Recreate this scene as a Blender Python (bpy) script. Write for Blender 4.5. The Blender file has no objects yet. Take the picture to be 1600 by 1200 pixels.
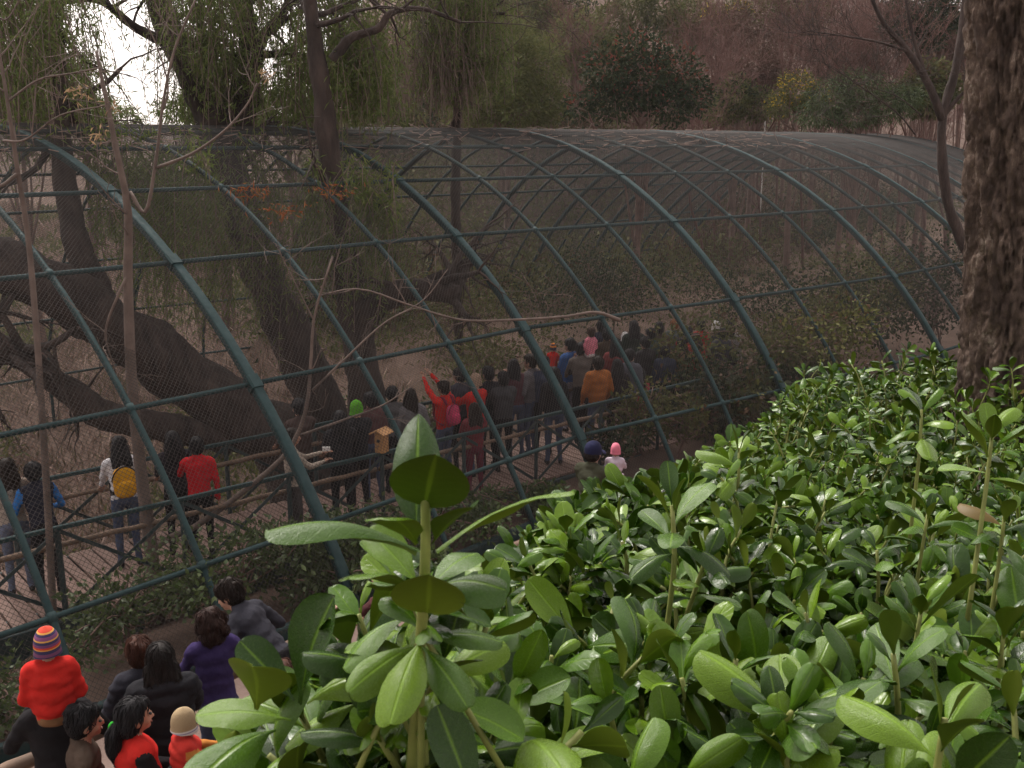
import bpy, math, random
import numpy as np
from mathutils import Vector, Matrix

# ------------------------------------------------------------------ camera, sky, sun, exposure
SC = bpy.context.scene
COL = SC.collection
RAD = math.radians
F_PX, CAM_H = 1580.0, 5.2
PITCH = math.atan((600 - 222) / F_PX)
cam_d = bpy.data.cameras.new('camera')
cam_d.sensor_width = 36.0
cam_d.lens = 36.0 * F_PX / 1600.0
cam_d.clip_start = 0.05
cam_d.clip_end = 1500
cam_d.dof.use_dof = True
cam_d.dof.focus_distance = 9.0
cam_d.dof.aperture_fstop = 34.0
cam = bpy.data.objects.new('camera', cam_d)
cam.location = (0, 0, CAM_H)
cam.rotation_euler = (RAD(90) - PITCH, 0, 0)
COL.objects.link(cam)
SC.camera = cam

SUN_EL, SUN_AZ = 52.0, -35.0          # azimuth from +Y towards +X
wd = bpy.data.worlds.new('World')
SC.world = wd
wd.use_nodes = True
wn = wd.node_tree
wn.nodes.clear()
sky = wn.nodes.new('ShaderNodeTexSky')
sky.sky_type = 'NISHITA'
sky.sun_disc = False
sky.sun_elevation = RAD(SUN_EL)
sky.sun_rotation = RAD(SUN_AZ)
sky.air_density = 1.0
sky.dust_density = 2.0
hsv = wn.nodes.new('ShaderNodeHueSaturation')
hsv.inputs['Saturation'].default_value = 0.10      # overcast: the cloud deck is nearly white
warm = wn.nodes.new('ShaderNodeMix')
warm.data_type = 'RGBA'
warm.blend_type = 'MULTIPLY'
warm.inputs[0].default_value = 1.0
warm.inputs[7].default_value = (1.0, 0.91, 0.86, 1)
bg = wn.nodes.new('ShaderNodeBackground')
bg.inputs['Strength'].default_value = 0.15
wo = wn.nodes.new('ShaderNodeOutputWorld')
wn.links.new(sky.outputs[0], hsv.inputs['Color'])
wn.links.new(hsv.outputs[0], warm.inputs[6])
wn.links.new(warm.outputs[2], bg.inputs['Color'])
wn.links.new(bg.outputs[0], wo.inputs['Surface'])

sun_d = bpy.data.lights.new('sun', 'SUN')
sun_d.energy = 1.3
sun_d.angle = RAD(20)
sun_d.color = (1.0, 0.95, 0.88)
sun = bpy.data.objects.new('sun', sun_d)
_e, _a = RAD(SUN_EL), RAD(SUN_AZ)
_sd = Vector((math.sin(_a) * math.cos(_e), math.cos(_a) * math.cos(_e), math.sin(_e)))
sun.rotation_euler = _sd.to_track_quat('Z', 'Y').to_euler()
COL.objects.link(sun)

vs = SC.view_settings
vs.view_transform = 'Standard'
vs.look = 'None'
vs.exposure = 1.1
vs.gamma = 1.0
vs.use_curve_mapping = False
SC.cycles.use_denoising = True
SC.cycles.max_bounces = 6
SC.cycles.diffuse_bounces = 3
SC.cycles.glossy_bounces = 2
SC.cycles.transmission_bounces = 3
SC.cycles.transparent_max_bounces = 8
SC.cycles.caustics_reflective = False
SC.cycles.caustics_refractive = False

RNG = np.random.default_rng(7)

# ------------------------------------------------------------------ helpers
CAM = np.array([0, 0, CAM_H])
_cp, _sp = math.cos(PITCH), math.sin(PITCH)

def ray(u, v):
    x, y = (u - 800) / F_PX, (600 - v) / F_PX
    return np.array([x, _cp + y * _sp, -_sp + y * _cp])

def pix(u, v, depth):
    """The world point `depth` metres ahead (world y) that lies in direction (u, v)."""
    d = ray(u, v)
    return CAM + d * (depth / d[1])

def atz(u, v, z):
    d = ray(u, v)
    return CAM + d * ((z - CAM_H) / d[2])

def proj(P):
    Q = np.asarray(P, float) - CAM
    fw = Q[..., 1] * _cp - Q[..., 2] * _sp
    up = Q[..., 1] * _sp + Q[..., 2] * _cp
    fw = np.where(np.abs(fw) < 1e-4, 1e-4, fw)
    return 800 + F_PX * Q[..., 0] / fw, 600 - F_PX * up / fw, fw

def sstep(a, b, x):
    t = np.clip((np.asarray(x, float) - a) / (b - a), 0, 1)
    return t * t * (3 - 2 * t)

def nrm(v):
    v = np.asarray(v, float)
    return v / np.maximum(np.linalg.norm(v, axis=-1, keepdims=True), 1e-9)

def _hash(ix, iy, iz, seed):
    h = (ix.astype(np.int64) * 374761393 + iy.astype(np.int64) * 668265263 + iz.astype(np.int64) * 2147483647 + seed * 1274126177) & 0xFFFFFFFF
    h = ((h ^ (h >> 13)) * 1274126177) & 0xFFFFFFFF
    h = h ^ (h >> 16)
    return (h & 0xFFFFFF) / float(0xFFFFFF)

def vnoise(P, seed=0):
    P = np.asarray(P, float)
    I = np.floor(P)
    f = P - I
    f = f * f * (3 - 2 * f)
    I = I.astype(np.int64)
    r = 0
    for dx in (0, 1):
        for dy in (0, 1):
            for dz in (0, 1):
                w = (f[..., 0] if dx else 1 - f[..., 0]) * (f[..., 1] if dy else 1 - f[..., 1]) * (f[..., 2] if dz else 1 - f[..., 2])
                r = r + w * _hash(I[..., 0] + dx, I[..., 1] + dy, I[..., 2] + dz, seed)
    return r * 2 - 1

def fbm(P, oct=4, seed=0):
    P = np.asarray(P, float)
    a, s, r = 1.0, 1.0, 0
    for k in range(oct):
        r = r + a * vnoise(P * s + 17.3 * k, seed + k)
        a *= 0.5
        s *= 2.03
    return r

def make_mesh(name, V, faces, mats=(), midx=None, smooth=True, uv=None):
    """V (n,3); faces: list of int arrays (m,k); midx: list of per-array material index (int or array)."""
    me = bpy.data.meshes.new(name)
    V = np.ascontiguousarray(V, dtype=np.float32)
    me.vertices.add(len(V))
    me.vertices.foreach_set('co', V.ravel())
    faces = [np.asarray(f, np.int32) for f in faces if len(f)]
    li = np.concatenate([f.ravel() for f in faces]) if faces else np.zeros(0, np.int32)
    tot = np.concatenate([np.full(len(f), f.shape[1], np.int32) for f in faces]) if faces else np.zeros(0, np.int32)
    st = np.concatenate([[0], np.cumsum(tot)[:-1]]).astype(np.int32) if len(tot) else tot
    me.loops.add(len(li))
    me.loops.foreach_set('vertex_index', li)
    me.polygons.add(len(tot))
    me.polygons.foreach_set('loop_start', st)
    if midx is not None:
        mm = []
        for f, m in zip(faces, midx):
            mm.append(np.full(len(f), m, np.int32) if np.isscalar(m) else np.asarray(m, np.int32))
        me.polygons.foreach_set('material_index', np.concatenate(mm))
    me.polygons.foreach_set('use_smooth', np.full(len(tot), bool(smooth)))
    if uv is not None:
        ul = me.uv_layers.new(name='UVMap')
        ul.data.foreach_set('uv', np.ascontiguousarray(np.asarray(uv, np.float32)[li]).ravel())
    for m in mats:
        me.materials.append(m)
    me.update(calc_edges=True)
    return me

class MB:
    """Collects shapes; build() links them as ONE mesh object."""
    def __init__(s):
        s.V, s.F, s.M, s.n = [], [], [], 0
    def add(s, V, faces, m=0):
        V = np.asarray(V, float).reshape(-1, 3)
        s.V.append(V)
        for f in (faces if isinstance(faces, list) else [faces]):
            s.F.append(np.asarray(f, np.int64) + s.n)
            s.M.append(m)
        s.n += len(V)
        return s
    def mesh(s, name, mats, smooth=True):
        if not isinstance(mats, (list, tuple)):
            mats = [mats]
        return make_mesh(name, np.concatenate(s.V), s.F, mats, s.M, smooth)
    def build(s, name, mats, parent=None, smooth=True, **kw):
        return link(name, s.mesh(name, mats, smooth), parent, **kw)
    # shapes
    def tube(s, P, R, n=8, m=0, cap=True):
        P = np.asarray(P, float)
        k = len(P)
        R = np.broadcast_to(np.asarray(R, float), (k,))
        T = np.gradient(P, axis=0)
        T = nrm(T)
        ref = np.array([0, 0, 1.0]) if abs(T[0][2]) < 0.9 else np.array([1.0, 0, 0])
        A = np.zeros((k, 3))
        a = nrm(ref - T[0] * (ref @ T[0]))
        for i in range(k):
            a = a - T[i] * (a @ T[i])
            a = nrm(a)
            A[i] = a
        B = np.cross(T, A)
        th = np.arange(n) / n * 2 * math.pi
        V = P[:, None] + R[:, None, None] * (np.cos(th)[None, :, None] * A[:, None] + np.sin(th)[None, :, None] * B[:, None])
        i, j = np.meshgrid(np.arange(k - 1), np.arange(n), indexing='ij')
        q = np.stack([i * n + j, i * n + (j + 1) % n, (i + 1) * n + (j + 1) % n, (i + 1) * n + j], -1).reshape(-1, 4)
        fs = [q]
        if cap:
            fs += [np.arange(n)[::-1][None], (np.arange(n) + (k - 1) * n)[None]]
        return s.add(V.reshape(-1, 3), fs, m)
    def sweep(s, P, sec, side, m=0, cap=True):
        """sec (n,2): coordinates along `side` and along side x tangent; side: per-point vectors."""
        P = np.asarray(P, float)
        k, n = len(P), len(sec)
        T = nrm(np.gradient(P, axis=0))
        A = nrm(np.broadcast_to(side, (k, 3)))
        A = nrm(A - T * (A * T).sum(1, keepdims=True))
        B = np.cross(T, A)
        sec = np.asarray(sec, float)
        V = P[:, None] + sec[None, :, 0, None] * A[:, None] + sec[None, :, 1, None] * B[:, None]
        i, j = np.meshgrid(np.arange(k - 1), np.arange(n), indexing='ij')
        q = np.stack([i * n + j, i * n + (j + 1) % n, (i + 1) * n + (j + 1) % n, (i + 1) * n + j], -1).reshape(-1, 4)
        fs = [q]
        if cap:
            fs += [np.arange(n)[::-1][None], (np.arange(n) + (k - 1) * n)[None]]
        return s.add(V.reshape(-1, 3), fs, m)
    def bar(s, a, b, w, h, up=(0, 0, 1), m=0):
        """A rectangular bar from a to b, w across and h along `up`, with chamfered edges."""
        a, b = np.asarray(a, float), np.asarray(b, float)
        d = nrm(b - a)
        up = np.asarray(up, float)
        side = np.cross(d, up)
        if np.linalg.norm(side) < 1e-4:
            side = np.array([1.0, 0, 0])
        w, h = w / 2, h / 2
        c = min(w, h) * 0.3
        sec = [(w - c, -h), (w, -h + c), (w, h - c), (w - c, h), (-w + c, h), (-w, h - c), (-w, -h + c), (-w + c, -h)]
        return s.sweep([a, b], sec, nrm(side), m)
    def ellipsoid(s, c, r, nu=12, nv=8, m=0, rot=None):
        th = np.arange(nu) / nu * 2 * math.pi
        ph = (np.arange(1, nv) / nv) * math.pi
        V = np.stack([np.outer(np.sin(ph), np.cos(th)), np.outer(np.sin(ph), np.sin(th)), np.outer(np.cos(ph), np.ones(nu))], -1).reshape(-1, 3)
        V = np.concatenate([V, [[0, 0, 1], [0, 0, -1]]]) * np.asarray(r, float)
        if rot is not None:
            V = V @ np.asarray(rot).T
        V = V + np.asarray(c, float)
        i, j = np.meshgrid(np.arange(nv - 2), np.arange(nu), indexing='ij')
        q = np.stack([i * nu + j, (i + 1) * nu + j, (i + 1) * nu + (j + 1) % nu, i * nu + (j + 1) % nu], -1).reshape(-1, 4)
        t, b = (nv - 1) * nu, (nv - 1) * nu + 1
        j = np.arange(nu)
        tt = np.stack([np.full(nu, t), j, (j + 1) % nu], -1)
        bb = np.stack([np.full(nu, b), (nv - 2) * nu + (j + 1) % nu, (nv - 2) * nu + j], -1)
        return s.add(V, [q, tt, bb], m)

def batch_tubes(P, R, n=4):
    """P (N,k,3) polylines, R (N,k) radii -> V, quads."""
    N, k, _ = P.shape
    T = nrm(np.gradient(P, axis=1))
    ref = np.where(np.abs(T[:, :1, 2:3]) < 0.8, np.array([0, 0, 1.0]), np.array([1.0, 0, 0]))
    A = nrm(ref - T * (ref * T).sum(-1, keepdims=True))
    B = np.cross(T, A)
    th = np.arange(n) / n * 2 * math.pi
    V = P[:, :, None] + R[:, :, None, None] * (np.cos(th)[:, None] * A[:, :, None] + np.sin(th)[:, None] * B[:, :, None])
    i, j = np.meshgrid(np.arange(k - 1), np.arange(n), indexing='ij')
    q = np.stack([i * n + j, i * n + (j + 1) % n, (i + 1) * n + (j + 1) % n, (i + 1) * n + j], -1).reshape(-1, 4)
    Q = (np.arange(N)[:, None, None] * (k * n) + q[None]).reshape(-1, 4)
    return V.reshape(-1, 3), Q

def batch_inst(V0, faces0, pos, X, Y, Z, scale):
    """Copies of one small mesh with frames (X,Y,Z)."""
    N, n = len(pos), len(V0)
    sc = np.broadcast_to(np.asarray(scale, float), (N,))[:, None, None]
    W = pos[:, None] + sc * (V0[None, :, 0:1] * X[:, None] + V0[None, :, 1:2] * Y[:, None] + V0[None, :, 2:3] * Z[:, None])
    F = [(np.arange(N)[:, None, None] * n + np.asarray(f)[None]).reshape(-1, np.asarray(f).shape[1]) for f in faces0]
    return W.reshape(-1, 3), F

def rand_dirs(n, rng=RNG):
    return nrm(rng.normal(size=(n, 3)))

def frames(Y, rng=RNG, up=None):
    """Frames whose Y axes are given; Z near `up` (or random)."""
    n = len(Y)
    Y = nrm(Y)
    r = rand_dirs(n, rng) if up is None else np.broadcast_to(up, (n, 3))
    X = nrm(np.cross(Y, r))
    Z = np.cross(X, Y)
    return X, Y, Z

def link(name, me, parent=None, label=None, cat=None, group=None, kind=None, loc=None, rot=None):
    o = bpy.data.objects.new(name, me)
    COL.objects.link(o)
    if parent is not None:
        o.parent = parent
    if loc is not None:
        o.location = tuple(float(c) for c in loc)
    if rot is not None:
        o.rotation_euler = rot
    if label: o['label'] = label
    if cat: o['category'] = cat
    if group: o['group'] = group
    if kind: o['kind'] = kind
    return o

def thing(name, label, cat, loc=(0, 0, 0), group=None, rot=None):
    return link(name, None, None, label, cat, group, None, loc, rot)

def bez(pts, n=24):
    """A smooth curve (Catmull-Rom) through the points."""
    P = np.asarray(pts, float)
    P = np.concatenate([[2 * P[0] - P[1]], P, [2 * P[-1] - P[-2]]])
    m = len(P) - 3
    t = np.linspace(0, m, n)
    i = np.minimum(t.astype(int), m - 1)
    f = (t - i)[:, None]
    a, b, c, d = P[i], P[i + 1], P[i + 2], P[i + 3]
    return 0.5 * ((2 * b) + (c - a) * f + (2 * a - 5 * b + 4 * c - d) * f ** 2 + (3 * b - a - 3 * c + d) * f ** 3)

# ------------------------------------------------------------------ materials
def new_mat(name):
    m = bpy.data.materials.new(name)
    m.use_nodes = True
    nt = m.node_tree
    nt.nodes.clear()
    out = nt.nodes.new('ShaderNodeOutputMaterial')
    p = nt.nodes.new('ShaderNodeBsdfPrincipled')
    nt.links.new(p.outputs[0], out.inputs[0])
    return m, nt, p, out

def N(nt, t, **kw):
    n = nt.nodes.new('ShaderNode' + t)
    for k, v in kw.items():
        if k in n.inputs:
            n.inputs[k].default_value = v
        else:
            setattr(n, k, v)
    return n

def ramp(nt, fac, stops):
    r = nt.nodes.new('ShaderNodeValToRGB')
    el = r.color_ramp.elements
    while len(el) < len(stops):
        el.new(0.5)
    for e, (p, c) in zip(el, stops):
        e.position = p
        e.color = (*c, 1) if len(c) == 3 else c
    nt.links.new(fac, r.inputs[0])
    return r.outputs[0]

def coords(nt, scale=(1, 1, 1), space='Object'):
    tc = N(nt, 'TexCoord')
    mp = N(nt, 'Mapping')
    mp.inputs['Scale'].default_value = scale
    nt.links.new(tc.outputs[space], mp.inputs[0])
    return mp.outputs[0]

def noise(nt, vec, scale, detail=4, rough=0.55):
    n = N(nt, 'TexNoise', Scale=scale, Detail=detail, Roughness=rough)
    nt.links.new(vec, n.inputs['Vector'])
    return n.outputs['Fac']

def bump(nt, p, h, strength=0.4, dist=0.01):
    b = N(nt, 'Bump', Strength=strength, Distance=dist)
    nt.links.new(h, b.inputs['Height'])
    nt.links.new(b.outputs[0], p.inputs['Normal'])

def sc3(c, k):
    return tuple(min(1, x * k) for x in c)

def surf(name, col, rough=0.7, scale=6, var=0.25, bmp=0.3, bscale=40, bdist=0.004, stretch=(1, 1, 1), col2=None, metal=0, spec=0.5, space='Object'):
    m, nt, p, _ = new_mat(name)
    v = coords(nt, stretch, space)
    f = noise(nt, v, scale, 6)
    c2 = col2 or sc3(col, 1 + var)
    c = ramp(nt, f, [(0.3, sc3(col, 1 - var)), (0.7, c2)])
    nt.links.new(c, p.inputs['Base Color'])
    p.inputs['Roughness'].default_value = rough
    p.inputs['Metallic'].default_value = metal
    p.inputs['Specular IOR Level'].default_value = spec
    if bmp:
        bump(nt, p, noise(nt, v, bscale, 4), bmp, bdist)
    return m

_mc = {}
def fabric(col, rough=0.9, fuzz=0.3):
    k = ('fab', tuple(round(c, 3) for c in col))
    if k not in _mc:
        m, nt, p, _ = new_mat('fabric')
        v = coords(nt)
        f = noise(nt, v, 9, 5)
        nt.links.new(ramp(nt, f, [(0.3, sc3(col, 0.78)), (0.7, sc3(col, 1.15))]), p.inputs['Base Color'])
        p.inputs['Roughness'].default_value = rough
        p.inputs['Specular IOR Level'].default_value = 0.15
        a = noise(nt, coords(nt, (1, 1, 0.5)), 11, 3)
        b = noise(nt, v, 160, 2)
        mx = N(nt, 'Math', operation='MULTIPLY_ADD')
        nt.links.new(b, mx.inputs[0]); mx.inputs[1].default_value = 0.12
        nt.links.new(a, mx.inputs[2])
        bump(nt, p, mx.outputs[0], 0.7, 0.025)
        _mc[k] = m
    return _mc[k]

def leaf_mat(name, cols, rough=0.45, trans=0.3, rnd='island', spec=0.4, bmp=0.0, veins=False):
    """Leaf: colour varied leaf by leaf, light shining through."""
    m, nt, p, out = new_mat(name)
    if rnd == 'island':
        g = N(nt, 'NewGeometry')
        r = g.outputs['Random Per Island']
    else:
        g = N(nt, 'ObjectInfo')
        r = g.outputs['Random']
    n = len(cols)
    c = ramp(nt, r, [((i + 0.5) / n, cc) for i, cc in enumerate(cols)])
    if veins:
        uvn = N(nt, 'TexCoord')
        sx = N(nt, 'SeparateXYZ')
        nt.links.new(uvn.outputs['UV'], sx.inputs[0])
        ab = N(nt, 'Math', operation='ABSOLUTE'); nt.links.new(sx.outputs[0], ab.inputs[0])
        su = N(nt, 'Math', operation='MULTIPLY_ADD'); nt.links.new(ab.outputs[0], su.inputs[0]); su.inputs[1].default_value = -0.22; nt.links.new(sx.outputs[1], su.inputs[2])
        nz = noise(nt, coords(nt), 40, 2)
        s2 = N(nt, 'Math', operation='MULTIPLY_ADD'); nt.links.new(nz, s2.inputs[0]); s2.inputs[1].default_value = 0.03; nt.links.new(su.outputs[0], s2.inputs[2])
        fr = N(nt, 'Math', operation='MULTIPLY'); nt.links.new(s2.outputs[0], fr.inputs[0]); fr.inputs[1].default_value = 9.0
        fc = N(nt, 'Math', operation='PINGPONG'); nt.links.new(fr.outputs[0], fc.inputs[0]); fc.inputs[1].default_value = 0.5
        v1 = N(nt, 'MapRange'); nt.links.new(fc.outputs[0], v1.inputs[0]); v1.inputs[1].default_value = 0.0; v1.inputs[2].default_value = 0.07; v1.inputs[3].default_value = 1; v1.inputs[4].default_value = 0
        v2 = N(nt, 'MapRange'); nt.links.new(ab.outputs[0], v2.inputs[0]); v2.inputs[1].default_value = 0.03; v2.inputs[2].default_value = 0.10; v2.inputs[3].default_value = 1; v2.inputs[4].default_value = 0
        v3 = N(nt, 'Math', operation='MULTIPLY'); nt.links.new(v1.outputs[0], v3.inputs[0]); v3.inputs[1].default_value = veins * 0.5
        mxv = N(nt, 'Math', operation='MAXIMUM'); nt.links.new(v3.outputs[0], mxv.inputs[0]); nt.links.new(v2.outputs[0], mxv.inputs[1])
        ml = N(nt, 'Math', operation='MULTIPLY'); nt.links.new(mxv.outputs[0], ml.inputs[0]); ml.inputs[1].default_value = veins
        mix = N(nt, 'Mix', data_type='RGBA'); nt.links.new(ml.outputs[0], mix.inputs[0]); nt.links.new(c, mix.inputs[6])
        mix.inputs[7].default_value = (*sc3(cols[-1], 2.2), 1)
        c = mix.outputs[2]
    if bmp:
        v = coords(nt)
        blot = noise(nt, v, 60, 4)
        mb_ = N(nt, 'Mix', data_type='RGBA', blend_type='MULTIPLY'); mb_.inputs[0].default_value = 0.5
        nt.links.new(c, mb_.inputs[6])
        nt.links.new(ramp(nt, blot, [(0.35, (0.6, 0.62, 0.6)), (0.65, (1.0, 1.0, 1.0))]), mb_.inputs[7])
        c = mb_.outputs[2]
        hh = noise(nt, v, 90, 3)
        if veins:
            hs_ = N(nt, 'Math', operation='MULTIPLY_ADD'); nt.links.new(mxv.outputs[0], hs_.inputs[0]); hs_.inputs[1].default_value = -1.6; nt.links.new(hh, hs_.inputs[2])
            hh = hs_.outputs[0]
        bump(nt, p, hh, bmp, 0.004)
        nt.links.new(ramp(nt, noise(nt, v, 35, 3), [(0.35, (rough * 0.75,) * 3), (0.7, (rough * 1.5,) * 3)]), p.inputs['Roughness'])
    else:
        p.inputs['Roughness'].default_value = rough
    nt.links.new(c, p.inputs['Base Color'])
    p.inputs['Specular IOR Level'].default_value = spec
    if trans:
        tr = N(nt, 'BsdfTranslucent')
        nt.links.new(c, tr.inputs[0])
        ms = N(nt, 'MixShader')
        ms.inputs[0].default_value = trans
        nt.links.new(p.outputs[0], ms.inputs[1])
        nt.links.new(tr.outputs[0], ms.inputs[2])
        nt.links.new(ms.outputs[0], out.inputs[0])
    return m

M = {}
m, nt, p, _ = new_mat('painted_steel')
v_ = coords(nt)
c_ = ramp(nt, noise(nt, v_, 4, 10, 0.72), [(0.28, (0.013, 0.032, 0.033)), (0.50, (0.020, 0.045, 0.047)), (0.63, (0.027, 0.055, 0.056)), (0.70, (0.055, 0.040, 0.030))])
nt.links.new(c_, p.inputs['Base Color'])
nt.links.new(ramp(nt, noise(nt, v_, 14, 4), [(0.3, (0.58,) * 3), (0.7, (0.85,) * 3)]), p.inputs['Roughness'])
p.inputs['Specular IOR Level'].default_value = 0.3
bump(nt, p, noise(nt, v_, 40, 5), 0.3, 0.004)
M['teal'] = m
M['teal_dark'] = surf('weathered_steel', (0.024, 0.042, 0.044), 0.6, 5, 0.3, 0.25, 30, 0.003)
M['wire'] = surf('netting_wire', (0.042, 0.036, 0.033), 0.8, 3, 0.2, 0)
M['plank'] = surf('deck_plank', (0.24, 0.155, 0.125), 0.85, 3, 0.3, 0.4, 30, 0.006, (1, 8, 1), space='Generated')
M['pole'] = surf('peeled_pole', (0.165, 0.108, 0.074), 0.8, 5, 0.3, 0.4, 25, 0.008)
M['bark_dark'] = surf('pepper_bark', (0.036, 0.024, 0.020), 0.95, 5, 0.4, 0.9, 14, 0.05, (1, 1, 0.35), (0.070, 0.048, 0.040))
M['bark_thin'] = surf('twig_bark', (0.16, 0.10, 0.08), 0.9, 5, 0.3, 0.5, 30, 0.006)
M['bark_pale'] = surf('sapling_bark', (0.135, 0.098, 0.082), 0.85, 5, 0.3, 0.5, 30, 0.006)
M['bark_red'] = surf('red_twig', (0.125, 0.060, 0.048), 0.9, 4, 0.35, 0.4, 30, 0.006)
M['dead_twig'] = surf('dead_twig', (0.17, 0.12, 0.10), 0.9, 3, 0.3, 0)
M['birdhouse'] = surf('birdhouse_wood', (0.42, 0.22, 0.09), 0.7, 8, 0.2, 0.3, 40, 0.003)
M['white'] = surf('white_paint', (0.7, 0.68, 0.66), 0.6, 8, 0.1, 0.1)
M['black'] = surf('black_plastic', (0.02, 0.02, 0.022), 0.5, 8, 0.2, 0)

# ------------------------------------------------------------------ the aviary's line on the ground
def hd(deg):
    return np.array([math.sin(RAD(deg)), math.cos(RAD(deg))])
HEAD = [41.5, 41.5, 52.5, 51.5, 46, 40, 36, 34]
SLEN = [4.7, 4.75, 4.75, 5.35, 4.8, 4.8, 4.8, 4.8]
T1 = np.array([-1.86, 10.65])
NODES = [T1 - SLEN[0] * hd(HEAD[0])]
for h_, l_ in zip(HEAD, SLEN):
    NODES.append(NODES[-1] + l_ * hd(h_))
NODES = np.array(NODES)
U_NODE = np.concatenate([[0], np.cumsum(SLEN)])          # T1 is at u = 4.7

def off_s(x, y):
    """Signed distance inward from the near sill and the length along it (0 at T1)."""
    P = np.stack([np.asarray(x, float), np.asarray(y, float)], -1)
    ext = np.concatenate([[NODES[0] - 400 * hd(HEAD[0])], NODES[1:-1], [NODES[-1] + 400 * hd(HEAD[-1])]])
    best = None
    s0 = -400 - 4.7
    for i in range(len(ext) - 1):
        a, b = ext[i], ext[i + 1]
        d = b - a
        L = np.linalg.norm(d)
        d = d / L
        t = np.clip((P - a) @ d, 0, L)
        q = P - a - t[..., None] * d
        dist = np.linalg.norm(q, axis=-1)
        sgn = np.where(q @ np.array([-d[1], d[0]]) >= 0, 1, -1)
        s = s0 + t
        if best is None:
            best, off, ss = dist, dist * sgn, s
        else:
            c = dist < best
            best = np.where(c, dist, best); off = np.where(c, dist * sgn, off); ss = np.where(c, s, ss)
        s0 += L
    return off, ss

def ground_z(x, y):
    x, y = np.asarray(x, float), np.asarray(y, float)
    off, s = off_s(x, y)
    z = np.zeros_like(x)
    z = z + 3.6 * sstep(-3.2, -8.0, off)
    left = 1 - sstep(2.5, 8.5, s)
    z = z - left * 2.4 * sstep(0.3, 6.5, off) - (1 - left) * 0.03 * sstep(0.3, 3, off)
    az = x / np.maximum(y, 6)
    hill = sstep(-0.24, 0.02, az)
    z = z + hill * (0.47 * np.maximum(off - 15.5, 0) ** 1.05) * sstep(15.5, 24, off)
    z = z + (1 - hill) * (0.02 * np.maximum(off - 18, 0))
    z = np.minimum(z, 60)
    rough = sstep(1.0, 4, off) * (1 - (1 - left) * (1 - sstep(11, 15, off)) * 0.9) + sstep(-3, -4.5, off)
    z = z + rough * (0.16 * fbm(np.stack([x * 0.5, y * 0.5, 0 * x], -1), 3, 3)) + sstep(20, 40, off) * 1.0 * vnoise(np.stack([x * 0.07, y * 0.07, 0 * x], -1), 9)
    return z

# ------------------------------------------------------------------ ground, path
def warp(n, lo, hi, c, k):
    t = np.linspace(-1, 1, n)
    w = np.sign(t) * (np.exp(k * np.abs(t)) - 1) / (math.exp(k) - 1)
    return np.where(w < 0, c + (c - lo) * w, c + (hi - c) * w)
gx, gy = warp(240, -500, 500, 0, 4.2), warp(240, -300, 700, 14, 4.2)
GX, GY = np.meshgrid(gx, gy)
GZ = ground_z(GX, GY)
i_, j_ = np.meshgrid(np.arange(239), np.arange(239), indexing='ij')
gq = np.stack([i_ * 240 + j_, i_ * 240 + j_ + 1, (i_ + 1) * 240 + j_ + 1, (i_ + 1) * 240 + j_], -1).reshape(-1, 4)
m, nt, p, _ = new_mat('dry_ground')
v_ = coords(nt)
c_ = ramp(nt, noise(nt, v_, 0.35, 8, 0.7), [(0.30, (0.060, 0.050, 0.030)), (0.45, (0.145, 0.098, 0.076)), (0.62, (0.20, 0.140, 0.113)), (0.78, (0.10, 0.07, 0.052))])
nt.links.new(c_, p.inputs['Base Color'])
p.inputs['Roughness'].default_value = 1.0
p.inputs['Specular IOR Level'].default_value = 0.1
bump(nt, p, noise(nt, v_, 6, 8, 0.75), 0.9, 0.15)
M['ground'] = m
link('ground', make_mesh('ground', np.stack([GX, GY, GZ], -1).reshape(-1, 3), [gq], [m]), kind='structure')

M['path'] = surf('path_earth', (0.21, 0.145, 0.12), 0.95, 1.2, 0.25, 0.6, 18, 0.03)
mbp = MB()
us = np.linspace(-14, 34, 140)
def sill_xy(u, off=0.0):
    """Ground position at length u along the sill (0 at T1), moved inward by off."""
    u = np.atleast_1d(np.asarray(u, float)) + U_NODE[1]
    i = np.clip(np.searchsorted(U_NODE, u, side='right') - 1, 0, len(SLEN) - 1)
    f = (u - U_NODE[i]) / np.array(SLEN)[i]
    A = NODES[i] * (1 - f)[:, None] + NODES[i + 1] * f[:, None]
    PRf = PR[i] * (1 - f)[:, None] + PR[i + 1] * f[:, None]
    return A + PRf * np.broadcast_to(np.asarray(off, float), u.shape)[:, None]
PR = []
for k in range(len(NODES)):
    a = HEAD[max(k - 1, 0)]; b = HEAD[min(k, len(HEAD) - 1)]
    hm = hd((a + b) / 2)
    PR.append(np.array([-hm[1], hm[0]]) / math.cos(RAD((b - a) / 2)))
PR = np.array(PR)
offs = np.linspace(-3.25, -0.12, 8)
PV = np.array([[*sill_xy(u, o)[0], 0.006 + 0.004] for u in us for o in offs])
i_, j_ = np.meshgrid(np.arange(len(us) - 1), np.arange(7), indexing='ij')
mbp.add(PV, np.stack([i_ * 8 + j_, (i_ + 1) * 8 + j_, (i_ + 1) * 8 + j_ + 1, i_ * 8 + j_ + 1], -1).reshape(-1, 4)[:, ::-1])
mbp.build('path', M['path'], kind='structure')
# ------------------------------------------------------------------ the aviary cage
CC, CR = np.array([8.99, -4.9]), 10.366
a0 = math.asin((0.05 - CC[1]) / CR)
ang = np.linspace(math.pi - a0, a0, 73)
prof = np.stack([CC[0] + CR * np.cos(ang), CC[1] + CR * np.sin(ang)], -1)
fh = prof[:, 0] > CC[0]
prof[fh, 0] = CC[0] + (prof[fh, 0] - CC[0]) * 0.87
leg = np.array([[prof[-1, 0] + 0.12, -1.0], [prof[-1, 0] + 0.16, -3.0]])
PROF = np.concatenate([prof, leg])
VLEN = np.concatenate([[0], np.cumsum(np.linalg.norm(np.diff(PROF, axis=0), axis=1))])

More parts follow.
